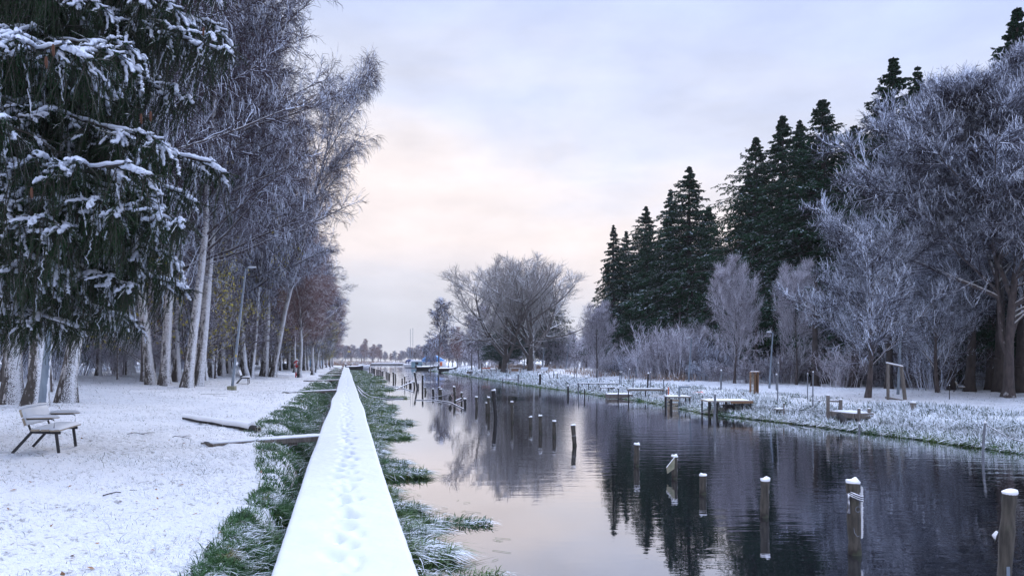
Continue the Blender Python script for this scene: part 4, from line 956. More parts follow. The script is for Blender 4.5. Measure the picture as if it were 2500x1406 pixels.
def hull(t, L, W, H, mat, cover=None):
    n = 15; S = Soup(); P = []
    for i in range(n):
        u = i/(n-1)*2-1; w = W/2*(1-max(0, u)**2.4*.97)*(1-.15*max(0, -u)); zt = H*(1+.35*max(0, u)**2); kz = H*.25*max(0, u)**3
        P.append([(u*L/2, -w, zt), (u*L/2, -w*.82, H*.4+kz), (u*L/2, -w*.25, kz*.5-.05), (u*L/2, w*.25, kz*.5-.05), (u*L/2, w*.82, H*.4+kz), (u*L/2, w, zt)])
    P = np.array(P); idx = np.arange(n*6).reshape(n, 6)
    F = np.stack([idx[:-1, :-1], idx[1:, :-1], idx[1:, 1:], idx[:-1, 1:]], -1).reshape(-1, 4)
    S.add(P.reshape(-1, 3), F, 0, True); S.add(P[0], np.array([(0, 1, 2), (0, 2, 3), (0, 3, 4), (0, 4, 5)]))
    link('hull', S.mesh('hull', [M[mat]]), t)
    S = Soup(); T = np.stack([P[:, 0], P[:, 0]*[1, .3, 1]+[0, 0, H*.18], P[:, 5]*[1, .3, 1]+[0, 0, H*.18], P[:, 5]], 1); idx = np.arange(n*4).reshape(n, 4)
    S.add(T.reshape(-1, 3), np.stack([idx[:-1, :-1], idx[:-1, 1:], idx[1:, 1:], idx[1:, :-1]], -1).reshape(-1, 4), 0, True)
    link('deck_snow', S.mesh('deck_snow', [M[cover or 'snow']]), t)
simple_things()
def boats():
    Y = 205; k = Y/FPX
    # two sailing boats side by side
    for (px, mx, lab, dy) in ((1008, 1003, 'moored sailing boat with a navy sprayhood, front one of the pair', 0), (1002, 999.5, 'second sailing boat, moored just behind the front one', 5)):
        b = at(px, 897-dy*.3, Y+dy); b.z = 0; t = empty('sailing_boat', b, (0, 0, R(-62)), lab, 'sailing boat', 'moored sailing boats')
        hull(t, 7.6, 2.6, 1.0, 'white_paint')
        MB().tube([(-1.6, 0, 1.0), (-1.2, 0, 1.55), (.2, 0, 1.6), (1.6, 0, 1.05)], [.5, .85, .8, .2], 12, flat=.55).build('cabin', M['white_paint'], t)
        MB().tube([(-2.6, 0, 1.2), (-2.0, 0, 1.9), (-1.0, 0, 2.0), (-.4, 0, 1.5)], [.5, .9, .9, .4], 12, flat=.6).build('sprayhood', M['navy'], t)
        MB().box((-1.2, -.62, 1.35), (.5, .04, .22)).build('window', M['glass_dark'], t)
        m = MB().tube([(0, 0, 1.2), (0, 0, (897-800)*k)], .06, 8).build('mast', M['metal_grey'], t)
        MB().bar((0, -1.0, (897-852)*k), (0, 1.0, (897-852)*k), .07).build('spreader', M['metal_grey'], m)
        MB().tube([(0, 0, 2.3), (-3.0, 0, 2.2)], .08, 8).build('boom', M['snow'], t)
    for (px, py, Yb, L, rz, lab, mat, cov) in ((880, 898, 175, 4.6, 8, 'white motor boat moored at the end of the boardwalk', 'white_paint', 'snow'), (866, 899, 168, 4.0, 14, 'dark open boat moored left of the white motor boat', 'wood_dark', 'snow'),
                                 (1040, 903, 158, 4.4, 20, 'low dark boat under snow in front of the blue covered one', 'wood_dark', 'snow'), (1052, 902, 166, 4.2, 5, 'small boat with an orange engine on the right shore', 'wood_dark', 'snow'), (1093, 908, 126, 3.2, 10, 'dark dinghy pulled up below the lone birch', 'wood_dark', 'snow')):
        b = at(px, py, Yb); b.z = .0; t = empty('small_boat', b, (0, 0, R(rz)), lab, 'boat', 'small moored boats'); hull(t, L, 1.7, .75, mat, cov)
        if mat == 'white_paint': MB().box((.2, 0, .95), (1.5, 1.2, .55), bev=.15).build('cabin', M['white_paint'], t)
        MB().box((-L/2-.1, 0, .8), (.35, .3, .7), bev=.05).build('engine', M['metal_dark'], t)
    b = gcol(1060, 178); b.z = max(b.z, .2)
    t = empty('covered_boat', b, (0, 0, R(6)), 'laid-up boat under a blue tarpaulin on the right shore', 'covered boat'); hull(t, 6.0, 2.4, 1.3, 'white_paint')
    MB().tube([(-2.8, 0, 1.3), (-1.8, 0, 2.2), (.5, 0, 2.3), (2.6, 0, 1.6)], [1.0, 1.25, 1.2, .4], 10, flat=.7).build('tarpaulin', M['blue_tarp'], t)
    MB().box((1.6, -.6, .9), (.9, .8, 1.0)).build('orange_crate', M['orange'], t)
    b = gcol(1032, 190); b.z = max(b.z, .2); t = empty('shed', b, (0, 0, R(4)), 'low white-roofed shed with a teal side near the sailing boats', 'shed')
    MB().box((0, 0, .8), (6.0, 3, 1.6)).build('wall', M['teal_tarp'], t); MB().box((.2, 0, 1.85), (6.6, 3.5, .5), bev=.12).build('roof', M['snow'], t); MB().box((-1.5, -1.52, 1.2), (.8, .05, .6)).build('window', M['glass_dark'], t)
    b = gcol(772, 150); t = empty('shed', b, (0, 0, R(10)), 'pale blue hut seen between the far birch trunks on the left bank', 'hut')
    MB().box((0, 0, 1.2), (2.6, 2, 2.4)).build('wall', mat_simple('pale_blue_paint', (.22, .40, .58)), t); MB().box((0, 0, 2.5), (3.0, 2.4, .3), bev=.08).build('roof', M['snow'], t)
    MB().box((-.3, -1.02, 1.0), (.8, .05, 1.9)).build('door', M['white_paint'], t)
    b = gcol(796, 170); t = empty('sign_board', b, label='white and red sign post behind the far birches by the boardwalk', cat='sign')
    MB().box((0, 0, 1.7), (1.0, .08, 1.8)).build('panel', M['white_paint'], t); MB().box((.1, -.06, 1.2), (.35, .04, .5)).build('red_patch', M['red'], t); MB().tube([(0, .1, 0), (0, .1, 2.6)], .08, 6).build('post', M['metal_grey'], t)
    # breakwater piles far away
    mb = MB(); P = pix(990, 889.3, .25); a = at(905, 888, P.y); L = (990-905)/FPX*P.y
    o = empty('breakwater', (a.x, P.y, 0), label='low dark breakwater of piles across the far end of the canal', cat='breakwater')
    MB().box((L/2, 0, .3), (L, .8, .6)).build('beam', M['wood_dark'], o); mb = MB(); slab_snow(mb, L, 1.0, .6, L/2, 0, .3); mb.build('snow', M['snow'], o)
boats()

# ------------------------------------------------------------------ trees
def trunk_tube(S, P, r0, r1, rng, flare=.5, sides=14, m=0, rough=.08):
    """one big tapered limb P (K,3) with uneven surface and root flare"""
    K = len(P); t = np.linspace(0, 1, K); r = r0+(r1-r0)*t**.85; dz = P[:, 2]-P[0, 2]
    r = r*(1+flare*np.exp(-np.maximum(dz, 0)/.45))
    V, F = tubes(P[None], r[None], sides); V = V.reshape(K, sides, 3)
    lob = 1+rough*np.sin(np.arange(sides)*2.2+rng.random()*6)[None, :]*(1+2.0*np.exp(-dz/.5))[:, None]+rng.normal(0, rough*.35, (K, sides))
    V = P[:, None, :]+(V-P[:, None, :])*lob[:, :, None]
    S.add(V.reshape(-1, 3), F, m, True)
def deciduous(seed, H, r0, limbs, t0, spread, L1, sub, L2, tw, L3, grav=(.02, .0, -.03), wob=(.06, .12, .16), ang=(.9, .7, .7), rad=(.30, .012, .007), lean=.0,
              mats=('birch_bark', 'twig_birch'), forks=0, forkang=.45, tw4=0, L4=.3, leaf=None, leafn=0, profile=None, sides=(8, 5, 3, 3), tmin=.12, trunkwob=.03, flat=.2):
    rng = np.random.default_rng(seed)
    St, Sc, Sl = Soup(), Soup(), Soup()
    K = 22; P0 = np.array([[0, 0, -.25]]); 
    P = grow(P0, np.array([[lean, 0, 1.]]), np.array([H]), K, rng, trunkwob, .02)
    trunk_tube(St, P[0], r0, r0*.12, rng)
    T = P
    if forks:            # a few big ascending stems out of the trunk
        p, d, t, par = spawn(P, None, forks, .10, .34, forkang, rng, .12, 0)
        L = H*(1-t)*.95; Q = grow(p, d, L, K, rng, .05, .05)
        for i in range(forks): trunk_tube(St, Q[i], r0*.62*(1-t[i]*.4), r0*.06, rng, 0, 10)
        T = np.concatenate([P, Q])
    p, d, t, par = spawn(T, None, limbs, t0, .97, ang[0], rng, .16, flat)
    prof = (profile(t) if profile else (1-((t-t0)/(1-t0))**1.3*.72))
    L = L1*prof*(.7+.55*rng.random(len(t)))
    if spread: d = unit(d*np.array([1, 1, 1.0])+np.array([0, 0, spread]))
    B1 = grow(p, d, L, 9, rng, wob[0], grav[0])
    r1 = np.clip(r0*rad[0]*(L/L1)*(1.1-.5*t), .018, None)
    V, F = tubes(B1, taper(r1, r1*.25, 9), sides[1]+1); St.add(V, F, 1, True)
    p, d, t, par = spawn(B1, L, sub, tmin, 1.0, ang[1], rng, .2, .35)
    L = L2*(1.15-.75*t)*(.6+.7*rng.random(len(t)))*(.5+.5*L1*0+.5*np.repeat(prof, sub))
    B2 = grow(p, d, L, 6, rng, wob[1], grav[1]); V, F = tubes(B2, taper(np.full(len(L), rad[1]*1.5), np.full(len(L), rad[1]*.8), 6), sides[2]+1, roll=0.0); Sc.add(V, F)
    p, d, t, par = spawn(B2, L, tw, .1, 1.0, ang[2], rng, .25, .25)
    L = L3*(1.1-.5*t)*(.5+.9*rng.random(len(t)))
    B3 = grow(p, d, L, 4, rng, wob[2], grav[2]); V, F = tubes(B3, taper(np.full(len(L), rad[2]*1.1), np.full(len(L), rad[2]*.6), 4), 3, roll=.5); Sc.add(V, F)
    E = B3
    if tw4:
        p, d, t, par = spawn(B3, L, tw4, .15, 1.0, ang[2], rng, .3, .1)
        L = L4*(.5+.8*rng.random(len(t)))
        E = grow(p, d, L, 3, rng, wob[2], grav[2]*1.5); V, F = tubes(E, taper(np.full(len(L), rad[2]*.85), np.full(len(L), rad[2]*.5), 3), 3, roll=.5); Sc.add(V, F)
    tr = St.mesh('trunk', [M[mats[0]], M['birch_limb' if mats[0] == 'birch_bark' else mats[0]]]); cr = Sc.mesh('crown', [M[mats[1]]]); lf = None
    if leaf:
        n = len(E); k = rng.choice(n, min(leafn, n), False)
        # leaves in patches of the crown
        c = E[k, -1]; keep = fbm(c[:, 0]*.6+9, c[:, 2]*.6+c[:, 1]*.4, seed, 2) > .53; c = c[keep]; m = len(c)
        a = unit(rng.normal(0, 1, (m, 3))); b = unit(np.cross(a, rng.normal(0, 1, (m, 3)))); s = .075*(.6+.8*rng.random((m, 1)))
        V = np.stack([c-a*s, c-b*s*.7, c+a*s*1.3, c+b*s*.7], 1).reshape(-1, 3); F = np.arange(m*4).reshape(-1, 4)
        lf = np_mesh('leaves', V, [F], [M[leaf]])
    return dict(trunk=tr, crown=cr, leaves=lf)
def spruce(seed, H, Rr, t0=.12, nb=150, mats=('bark_spruce', 'spruce_needle'), dens=1.0, sprig=(.16, .30), droop=-.10, bare=0, pw=.85, nt=11):
    rng = np.random.default_rng(seed); St, Sc = Soup(), Soup()
    P = grow(np.array([[0, 0, -.2]]), np.array([[0, 0, 1.]]), np.array([H]), 26, rng, .008, .1)
    trunk_tube(St, P[0], H*.013+.04, .02, rng, .35, 10)
    t = t0+(1-t0)*(np.arange(nb)+rng.random(nb)*.9)/nb; t = .6*t+.4*np.round(t*H/.5)*.5/H+rng.normal(0, .004, nb); t = np.clip(t, t0, .992)
    i = np.clip((t*26).astype(int), 0, 25); fr = (t*26-i)[:, None]; p = P[0][i]*(1-fr)+P[0][i+1]*fr
    az = np.arange(nb)*2.399+rng.normal(0, .35, nb)
    u = (t-t0)/(1-t0); prof = np.minimum(1, (u+.10)/.25)**.5*(1-u)**pw*(1-.72*u**7)+.012
    L = Rr*prof*(.55+.65*rng.random(nb)); side = 1+.18*np.cos(az-rng.random()*6); L *= side
    d = np.stack([np.cos(az), np.sin(az), .35*u*1.6-.12+.9*u**6+.15*rng.normal(size=nb)*.5], 1)
    B = grow(p, d, L, 8, rng, .05, np.array([-.12, -.14, -.12, -.09, -.05, .0, .06, .10])+droop*.4)
    V, F = tubes(B, taper(np.clip(L*.014, .012, .08), np.full(nb, .008), 8), 5); St.add(V, F, 0, True)
    # side sprays, hanging a little
    q, dd, tt, par = spawn(B, L, nt, .18, 1.0, .85, rng, .15, .85)
    l2 = (np.repeat(L, nt)*.32*(1.15-tt*.75)+.06)*(.7+.6*rng.random(len(tt)))
    B2 = grow(q, dd, l2, 4, rng, .08, -.24)
    A = np.concatenate([B2[:, ::1]], 0)
    # sprigs of needles: narrow leaf-shaped faces along both orders
    def sprigs(Br, n, wl, ww):
        pp, d3, t3, pr = spawn(Br, None, n, .05, 1.02 if False else 1.0, .75, rng, .25, .3)
        m = len(pp); d3 = unit(d3+np.array([0, 0, -.28])); l = (wl*(.6+.8*rng.random(m))*np.clip(1.25-pp[:, 2]/H*.95, .22, 1))[:, None]; s = unit(np.cross(d3, rng.normal(0, 1, (m, 3))+np.array([0, 0, 1.2])))
        w = (ww*(.6+.8*rng.random(m)))[:, None]; tip = d3*l+np.array([0, 0, -.25])*l**1.0*.5
        Vv = np.stack([pp, pp+tip*.45+s*w, pp+tip, pp+tip*.45-s*w], 1).reshape(-1, 3); Sc.add(Vv, np.arange(m*4).reshape(-1, 4))
    sprigs(B, int(26*dens), sprig[1], .040); sprigs(B2, int(13*dens), sprig[0]*1.35, .034)
    # leader
    sprigs(P[:, -3:], 20, .16, .02)
    return dict(trunk=St.mesh('trunk', [M[mats[0]]]), crown=Sc.mesh('crown', [M[mats[1]]]), leaves=None)
def bush(seed, H, stems, spreadr, mat='twig_pink', sub=9, rad=.012):
    rng = np.random.default_rng(seed); S = Soup()
    th = rng.random(stems)*6.283; rr = rng.random(stems)*spreadr*.45
    p = np.stack([np.cos(th)*rr, np.sin(th)*rr, np.full(stems, -.1)], 1)
    d = np.stack([np.cos(th)*.45*rng.random(stems), np.sin(th)*.45*rng.random(stems), np.ones(stems)], 1)
    L = H*(.55+.5*rng.random(stems)); B = grow(p, d, L, 8, rng, .09, .0); V, F = tubes(B, taper(np.full(stems, rad*1.4), np.full(stems, rad*.5), 8), 4, roll=0); S.add(V, F)
    q, dd, t, par = spawn(B, L, sub, .25, 1, .55, rng, .2, 0); l = H*.30*(1.2-t)*(.5+rng.random(len(t))); B2 = grow(q, dd, l, 4, rng, .12, .03)
    V, F = tubes(B2, taper(np.full(len(l), rad*.8), np.full(len(l), rad*.45), 4), 3, roll=.5); S.add(V, F)
    q, dd, t, par = spawn(B2, l, 4, .2, 1, .6, rng, .2, 0); l = H*.10*(.5+rng.random(len(t))); B3 = grow(q, dd, l, 2, rng, .12, 0)
    V, F = tubes(B3, taper(np.full(len(l), rad*.5), np.full(len(l), rad*.35), 2), 3, roll=.5); S.add(V, F)
    return dict(crown=S.mesh('stems', [M[mat]]))
def plant(proto, name, label, cat, loc, group, s=1.0, sz=None, rz=None, tilt=(0, 0)):
    sz = s if sz is None else sz
    t = empty(name, loc, (tilt[1], tilt[0], 0), label, cat, group)
    rz = random.random()*6.28 if rz is None else rz
    for part in ('trunk', 'crown', 'leaves'):
        me = proto.get(part)
        if me is None: continue
        o = link(part, me, t); o.rotation_euler = (0, 0, rz); o.scale = (s, s, sz)
    return t
random.seed(7)
# --- prototypes
BIP = lambda t: 1.0-.45*np.clip((t-.45)/.55, 0, 1)**1.6
BI = [deciduous(s, 21, .30, 46, .26, .10, 7.6, 20, 2.6, 14, .80, grav=(.01, -.01, -.05), lean=l, tw4=2, L4=.38, rad=(.26, .014, .011), ang=(1.15, .7, .7), profile=BIP) for s, l in ((1, .0), (2, .05))]
BW = [deciduous(s, 23, .28, 44, .26, .4, 6.2, 20, 2.3, 14, 1.1, profile=lambda t: 1.0-.55*np.clip((t-.4)/.6, 0, 1)**1.5, grav=(.03, -.05, -.22), wob=(.06, .10, .10), lean=.03, rad=(.24, .013, .0095), mats=('birch_bark', m)) for s, m in ((4, 'twig_birch'), (5, 'twig_red'))]
BL = deciduous(8, 17, .22, 42, .13, .25, 5.2, 18, 2.0, 13, .8, grav=(.02, -.01, -.06), leaf='leaf_yellow', leafn=9000, rad=(.25, .012, .009))
ASH = deciduous(21, 12.6, .36, 9, .18, .10, 6.4, 12, 2.3, 8, .9, grav=(.07, .06, .06), wob=(.07, .10, .12), ang=(1.05, .6, .6), forks=6, rad=(.30, .016, .013), mats=('bark', 'twig_ash'), trunkwob=.03, tw4=1, L4=.5, forkang=.62,
                profile=lambda t: .95-.55*np.clip((t-.3)/.7, 0, 1)**1.5)
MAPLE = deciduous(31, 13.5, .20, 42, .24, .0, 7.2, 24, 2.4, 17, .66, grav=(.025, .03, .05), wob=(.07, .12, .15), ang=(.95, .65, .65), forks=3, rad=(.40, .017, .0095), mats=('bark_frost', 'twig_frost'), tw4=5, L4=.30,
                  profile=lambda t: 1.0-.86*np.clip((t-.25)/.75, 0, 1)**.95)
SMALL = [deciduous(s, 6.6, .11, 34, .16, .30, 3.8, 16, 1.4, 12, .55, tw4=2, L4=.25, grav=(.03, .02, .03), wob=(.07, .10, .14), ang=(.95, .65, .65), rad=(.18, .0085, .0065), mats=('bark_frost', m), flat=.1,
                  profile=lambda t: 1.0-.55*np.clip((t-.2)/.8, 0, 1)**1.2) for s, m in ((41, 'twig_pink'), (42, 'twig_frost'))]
FARB = [deciduous(s, 13, .16, 24, .2, .45, 3.6, 11, 1.6, 9, .9, grav=(.03, -.01, -.08), rad=(.3, .030, .026), mats=('bark', m)) for s, m in ((51, 'twig_red'), (52, 'twig_birch'), (53, 'twig_pink'))]
SPR = [spruce(61, 20, 4.7, .14, 330, droop=-.06, pw=.80, nt=14), spruce(62, 20, 3.7, .10, 300, pw=.82, droop=-.14, nt=13), spruce(63, 20, 4.9, .18, 310, dens=.9, droop=0.0, pw=.72, nt=13)]
SPF = spruce(66, 14, 2.6, .08, 90, dens=.45, mats=('bark_spruce', 'spruce_needle_far'), sprig=(.32, .6))
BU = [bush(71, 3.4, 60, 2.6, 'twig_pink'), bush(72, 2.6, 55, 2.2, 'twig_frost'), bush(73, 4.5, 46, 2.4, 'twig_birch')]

# --- the row of birches on the left bank: base x, base y, proto, width px wanted, tilt in degrees to the right, yaw, label
LEFT = [(28, 985, 'BI0', 50, 1, .3, 'thick birch at the left edge, snow plastered down its right side'), (84, 992, 'BI1', 46, 4, 1.1, 'dark-based birch standing directly behind the thick lamp post'),
        (160, 981, 'BW0', 44, 7, 2.0, 'birch leaning right, right neighbour of the thick lamp post'), (369, 940, 'BI1', 27, -5, 2.9, 'mossy birch leaning left, leftmost of the middle clump'),
        (402, 942, 'BI0', 30, 1, 3.9, 'upright black and white birch in the middle clump'), (432, 931, 'BW0', 20, 0, 5.1, 'slim birch tucked behind the big leaning one'),
        (455, 947, 'BI0', 30, 7.5, 0.0, 'tall white birch leaning right, brightest trunk of the middle clump'), (481, 943, 'BI1', 23, 8, .8, 'dark birch leaning right just behind the brightest one'),
        (500, 928, 'BL', 16, -3, 1.2, 'snow-plastered birch leaning left, right of the middle clump'), (519, 921, 'BI0', 13, -1, 1.9, 'slim birch left of the concrete-footed lamp post'),
        (541, 918, 'BI1', 17, 2, 2.2, 'mossy birch just left of the concrete-footed lamp post'), (556, 912, 'BW0', 11, 1, 2.6, 'thin birch behind the concrete-footed lamp post'),
        (601, 921, 'BI1', 17, -7, 4.4, 'birch leaning left beside the small distant bench'), (612, 921, 'BL', 14, 3, 3.3, 'upright birch right of the small distant bench'),
        (645, 919, 'BW0', 22, 5, 4.1, 'stout birch with a snowy burl at its foot'), (665, 920, 'BW0', 18, 10, .4, 'birch leaning right out of the burl-footed pair'),
        (686, 905, 'BL', 10, 6, 5.5, 'yellow-leaved birch beside the litter bin'), (704, 902, 'BA', 9, 13, .6, 'slender birch between the litter bin and the lifebuoy'),
        (716, 899, 'BI1', 9, -2, 1.7, 'birch just left of the lifebuoy'), (738, 899, 'BA', 9, 10, 2.2, 'birch just right of the lifebuoy')]
BA = deciduous(9, 17, .22, 36, .2, .3, 6.0, 18, 2.2, 13, .8, grav=(.02, .0, .0), leaf='leaf_dark', leafn=16000, rad=(.25, .013, .010), mats=('bark', 'twig_birch'))
PR = dict(BA=BA, BI0=BI[0], BI1=BI[1], BW0=BW[0], BW1=BW[1], BL=BL)
for (px, py, pk, w, tl, yaw, lab) in LEFT:
    g = ground(px, py); rw = w/FPX*g.y/2; base = {'BI0': .42, 'BI1': .42, 'BW0': .40, 'BW1': .40, 'BL': .31, 'BA': .31}[pk]
    s = min(1.25, max(.8, rw/base)); s = 1.0 if abs(s-1) < .05 else s
    sz = np.interp(g.y, [25, 40, 55, 62, 75, 90, 110], [1.0, 1.1, 1.2, 1.16, .95, .85, .85])
    plant(PR[pk], 'birch_tree', lab, 'birch', tuple(g), 'old birches along the left bank', s*(1.1 if 50 < g.y < 70 else 1), sz, yaw, (R(tl), 0))
LB = ['far slim birch in the row, where the row of trunks meets the boardwalk end', 'dull birch trunk deep in the left grove, behind the front row of birches']
rs = random.Random(12)
UYG = [deciduous(s, 7.5, .09, 30, .12, .2, 3.4, 12, 1.5, 10, .6, grav=(.01, .01, -.01), leaf=lf, leafn=n_, rad=(.3, .012, .010), mats=('bark', mt), ang=(1.0, .7, .7)) for s, mt, lf, n_ in ((95, 'twig_pink', 'leaf_yellow', 1800), (96, 'twig_birch', 'leaf_brown', 1200))]
for i in range(34):
    Y = 38+i*2.9; d = rs.uniform(8.5, 14); x = float(xw(Y))-d
    plant(UYG[i % 2], 'young_tree', 'low frosted understorey tree with a few yellow leaves between the left birches', 'young tree', (x, Y, hz1(x, Y)), 'understorey trees of the left grove', rs.uniform(.8, 1.3), rs.uniform(.8, 1.35))
for i in range(20):                          # lower crowns hanging out over the boardwalk side
    Y = 62+i*6.5; d = rs.uniform(3.0, 6.5); x = float(xw(Y))-d
    plant(PR[rs.choice(['BL', 'BA', 'BW1', 'BW1'])], 'birch_tree', 'low-crowned reddish birch of the far row, close to the boardwalk side', 'birch', (x, Y, hz1(x, Y)), 'reddish birches near the boardwalk', rs.uniform(.55, .72), rs.uniform(.45, .62)*np.interp(Y, [60, 190], [1, .9]), None, (R(rs.uniform(-2, 5)), 0))
for i in range(26):                          # rest of the row, towards the end of the boardwalk
    Y = 92+i*4.7; d = rs.uniform(4.0, 10); x = float(xw(Y))-d
    plant(PR[rs.choice(['BI1', 'BW1', 'BW1', 'BL', 'BW0'])], 'birch_tree', LB[0], 'birch', (x, Y, hz1(x, Y)), 'old birches along the left bank', rs.uniform(.7, .95), rs.uniform(.72, .95)*np.interp(Y, [90, 210], [1, .72]), None, (R(rs.uniform(-2, 6)), 0))
for i in range(40):                          # second and third line behind the front row
    Y = 34+i*3.6+rs.uniform(-2, 2); d = rs.uniform(12, 26); x = float(xw(Y))-d
    plant(PR[rs.choice(['BI0', 'BI1', 'BW0', 'BL', 'BL'])], 'birch_tree', LB[1], 'birch', (x, Y, hz1(x, Y)), 'grove behind the front birches', rs.uniform(.7, 1.0), rs.uniform(.85, 1.1), None, (R(rs.uniform(-4, 5)), 0))
for i in range(34):                          # dark spruce wood at the back of the grove
    Y = 40+i*4.2; d = rs.uniform(24, 42)+ (8 if Y > 60 else 0); x = float(xw(Y))-d
    plant(SPR[i % 3], 'spruce_tree', 'dark spruce at the back of the left grove', 'spruce', (x, Y, hz1(x, Y)), 'spruces behind the left grove', rs.uniform(.85, 1.1), rs.uniform(.8, 1.05))
for i in range(26):
    Y = 30+i*3.0; d = rs.uniform(14, 24); x = float(xw(Y))-d
    plant(BU[rs.choice([0, 2])], 'bush', 'thin-stemmed bush among the birch trunks of the left grove', 'bush', (x, Y, hz1(x, Y)), 'undergrowth of the left grove', rs.uniform(.8, 1.2))
# small young tree with withered leaves between the near birches
YG = deciduous(91, 5.5, .05, 16, .25, .3, 2.0, 9, .8, 7, .35, grav=(0, 0, 0), leaf='leaf_brown', leafn=2500, rad=(.3, .009, .006), mats=('bark', 'twig_birch'))
for (px, Y, lab) in ((287, 40, 'young tree with orange withered leaves between the near and the middle birches'), (128, 26, 'slender bent sapling between the lamp post and the leaning birch')):
    g = gcol(px, Y); plant(YG, 'young_tree', lab, 'young tree', tuple(g), 'young trees on the left bank', 1, 1)
# --- right side spruces: top x, top y, Y, radius factor, proto
RS = [(1490, 545, 74, 1.0, 1, 'narrow dark spruce standing alone at the left end of the right-hand wood'), (1532, 560, 82, .9, 0, 'spruce top peeping out right of the lone narrow spruce'),
      (1577, 500, 76, 1.0, 0, 'middle spruce of the left-hand spruce group'), (1634, 455, 72, 1.0, 1, 'spruce leaning on the left flank of the broad-topped one'), (1683, 403, 66, 1.12, 0, 'broad-topped tall spruce at the centre of the left-hand group'),
      (1722, 500, 70, .9, 2, 'spruce on the right flank of the broad-topped one'),
      (1830, 328, 58, .95, 2, 'gappy spruce just right of the gap between the two groups'), (1908, 273, 56, 1.05, 0, 'tall spruce, left one of the twin tops'), (1938, 288, 53, 1.0, 1, 'tall spruce, right one of the twin tops'),
      (1980, 350, 60, 1.1, 0, 'spruce filling the dip between the twin tops and the bushy-topped one'), (2024, 228, 50, 1.05, 2, 'bushy-topped tall spruce with a bare grey trunk'), (2078, 300, 52, .95, 0, 'spruce behind the left edge of the huge frosted tree'),
      (2190, 130, 45, 1.0, 0, 'highest spruce rising above the huge frosted tree'), (2245, 158, 47, .9, 1, 'spruce top right beside the highest one'), (2130, 330, 44, .95, 2, 'dark spruce in the shade of the huge frosted tree'),
      (2490, 5, 36, .95, 0, 'spruce at the upper right corner above the huge frosted tree')]
for (px, ty, Y, rf, k, lab) in RS:
    g = gcol(px, Y); H = (EYE+(HY-ty)/FPX*Y)-g.z; plant(SPR[k], 'spruce_tree', lab, 'spruce', tuple(g), 'tall spruces on the right', rf*H/20*1.55, H/20)
rs = random.Random(33)
k_ = 0
for i in range(70):                          # the dark wood behind
    Y = rs.uniform(42, 92); px = rs.uniform(1560, 2600) if i % 2 else rs.uniform(2050, 2700)
    lim = np.interp(px, [1560, 1683, 1765, 1800, 1908, 2190, 2600], [580, 500, 690, 440, 370, 280, 100])
    Y = max(Y, np.interp(px, [1500, 1900, 2200, 2700], [76, 60, 46, 34])); Hh = EYE+(HY-lim)/FPX*Y; H = min(Hh*rs.uniform(.8, 1.0), 24); g = gcol(px, Y)
    plant(SPR[i % 3], 'spruce_tree', 'dark spruce deep inside the right-hand wood', 'spruce', tuple(g), 'spruces deep in the right-hand wood', H/20*rs.uniform(.9, 1.15), H/20)
# bare trunks seen under the crowns at right
TRK = {}
def bare_trunk(seed):
    rng = np.random.default_rng(seed); S = Soup(); P = grow(np.array([[0, 0, -.2]]), np.array([[0, 0, 1.]]), np.array([6.5]), 16, rng, .012, .1); trunk_tube(S, P[0], .22, .1, rng, .5, 12)
    p, d, t, par = spawn(P, None, 34, .12, .95, 1.4, rng, .1, .5); B = grow(p, d, .5+1.1*rng.random(len(t)), 4, rng, .12, -.1); V, F = tubes(B, taper(np.full(len(t), .02), np.full(len(t), .006), 4), 4); S.add(V, F)
    return dict(trunk=S.mesh('trunk', [M['bark_spruce']]))
TRK = [bare_trunk(s) for s in (1, 2)]
for i, (px, Y, w) in enumerate([(1890, 52, .8), (1990, 42, 1.1), (2012, 46, .8), (2085, 40, 1.2), (2170, 38, .9), (2182, 43, .8), (2240, 40, 1.0), (2290, 38, 1.1), (2322, 36, .9), (2368, 34, 1.1), (2416, 36, .9), (2440, 33, 1.2), (2492, 33, 1.3), (2045, 50, .8), (2215, 48, .9), (2345, 45, .8), (1845, 50, .7), (1662, 62, .9), (1610, 66, .9)]):
    g = gcol(px, Y); plant(TRK[i % 2], 'spruce_tree', 'dark bare trunk at the front edge of the right-hand wood', 'tree trunk', tuple(g), 'bare trunks along the front of the right-hand wood', w, 1)
# --- huge frosted tree, small frosted trees
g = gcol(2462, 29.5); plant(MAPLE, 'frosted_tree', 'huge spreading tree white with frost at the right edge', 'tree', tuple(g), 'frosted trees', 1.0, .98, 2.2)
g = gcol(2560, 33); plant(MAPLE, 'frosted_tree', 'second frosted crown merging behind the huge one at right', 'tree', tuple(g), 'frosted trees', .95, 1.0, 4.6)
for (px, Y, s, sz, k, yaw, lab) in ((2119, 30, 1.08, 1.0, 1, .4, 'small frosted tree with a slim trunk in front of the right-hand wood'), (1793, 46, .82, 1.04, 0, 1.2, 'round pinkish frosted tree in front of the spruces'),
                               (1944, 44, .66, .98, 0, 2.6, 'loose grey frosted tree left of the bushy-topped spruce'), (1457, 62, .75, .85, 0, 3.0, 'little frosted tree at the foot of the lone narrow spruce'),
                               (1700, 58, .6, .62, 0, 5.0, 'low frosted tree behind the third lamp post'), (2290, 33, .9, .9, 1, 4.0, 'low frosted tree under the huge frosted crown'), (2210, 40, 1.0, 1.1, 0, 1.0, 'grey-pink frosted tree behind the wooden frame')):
    g = gcol(px, Y); plant(SMALL[k], 'frosted_tree', lab, 'tree', tuple(g), 'frosted trees', s, sz, yaw)
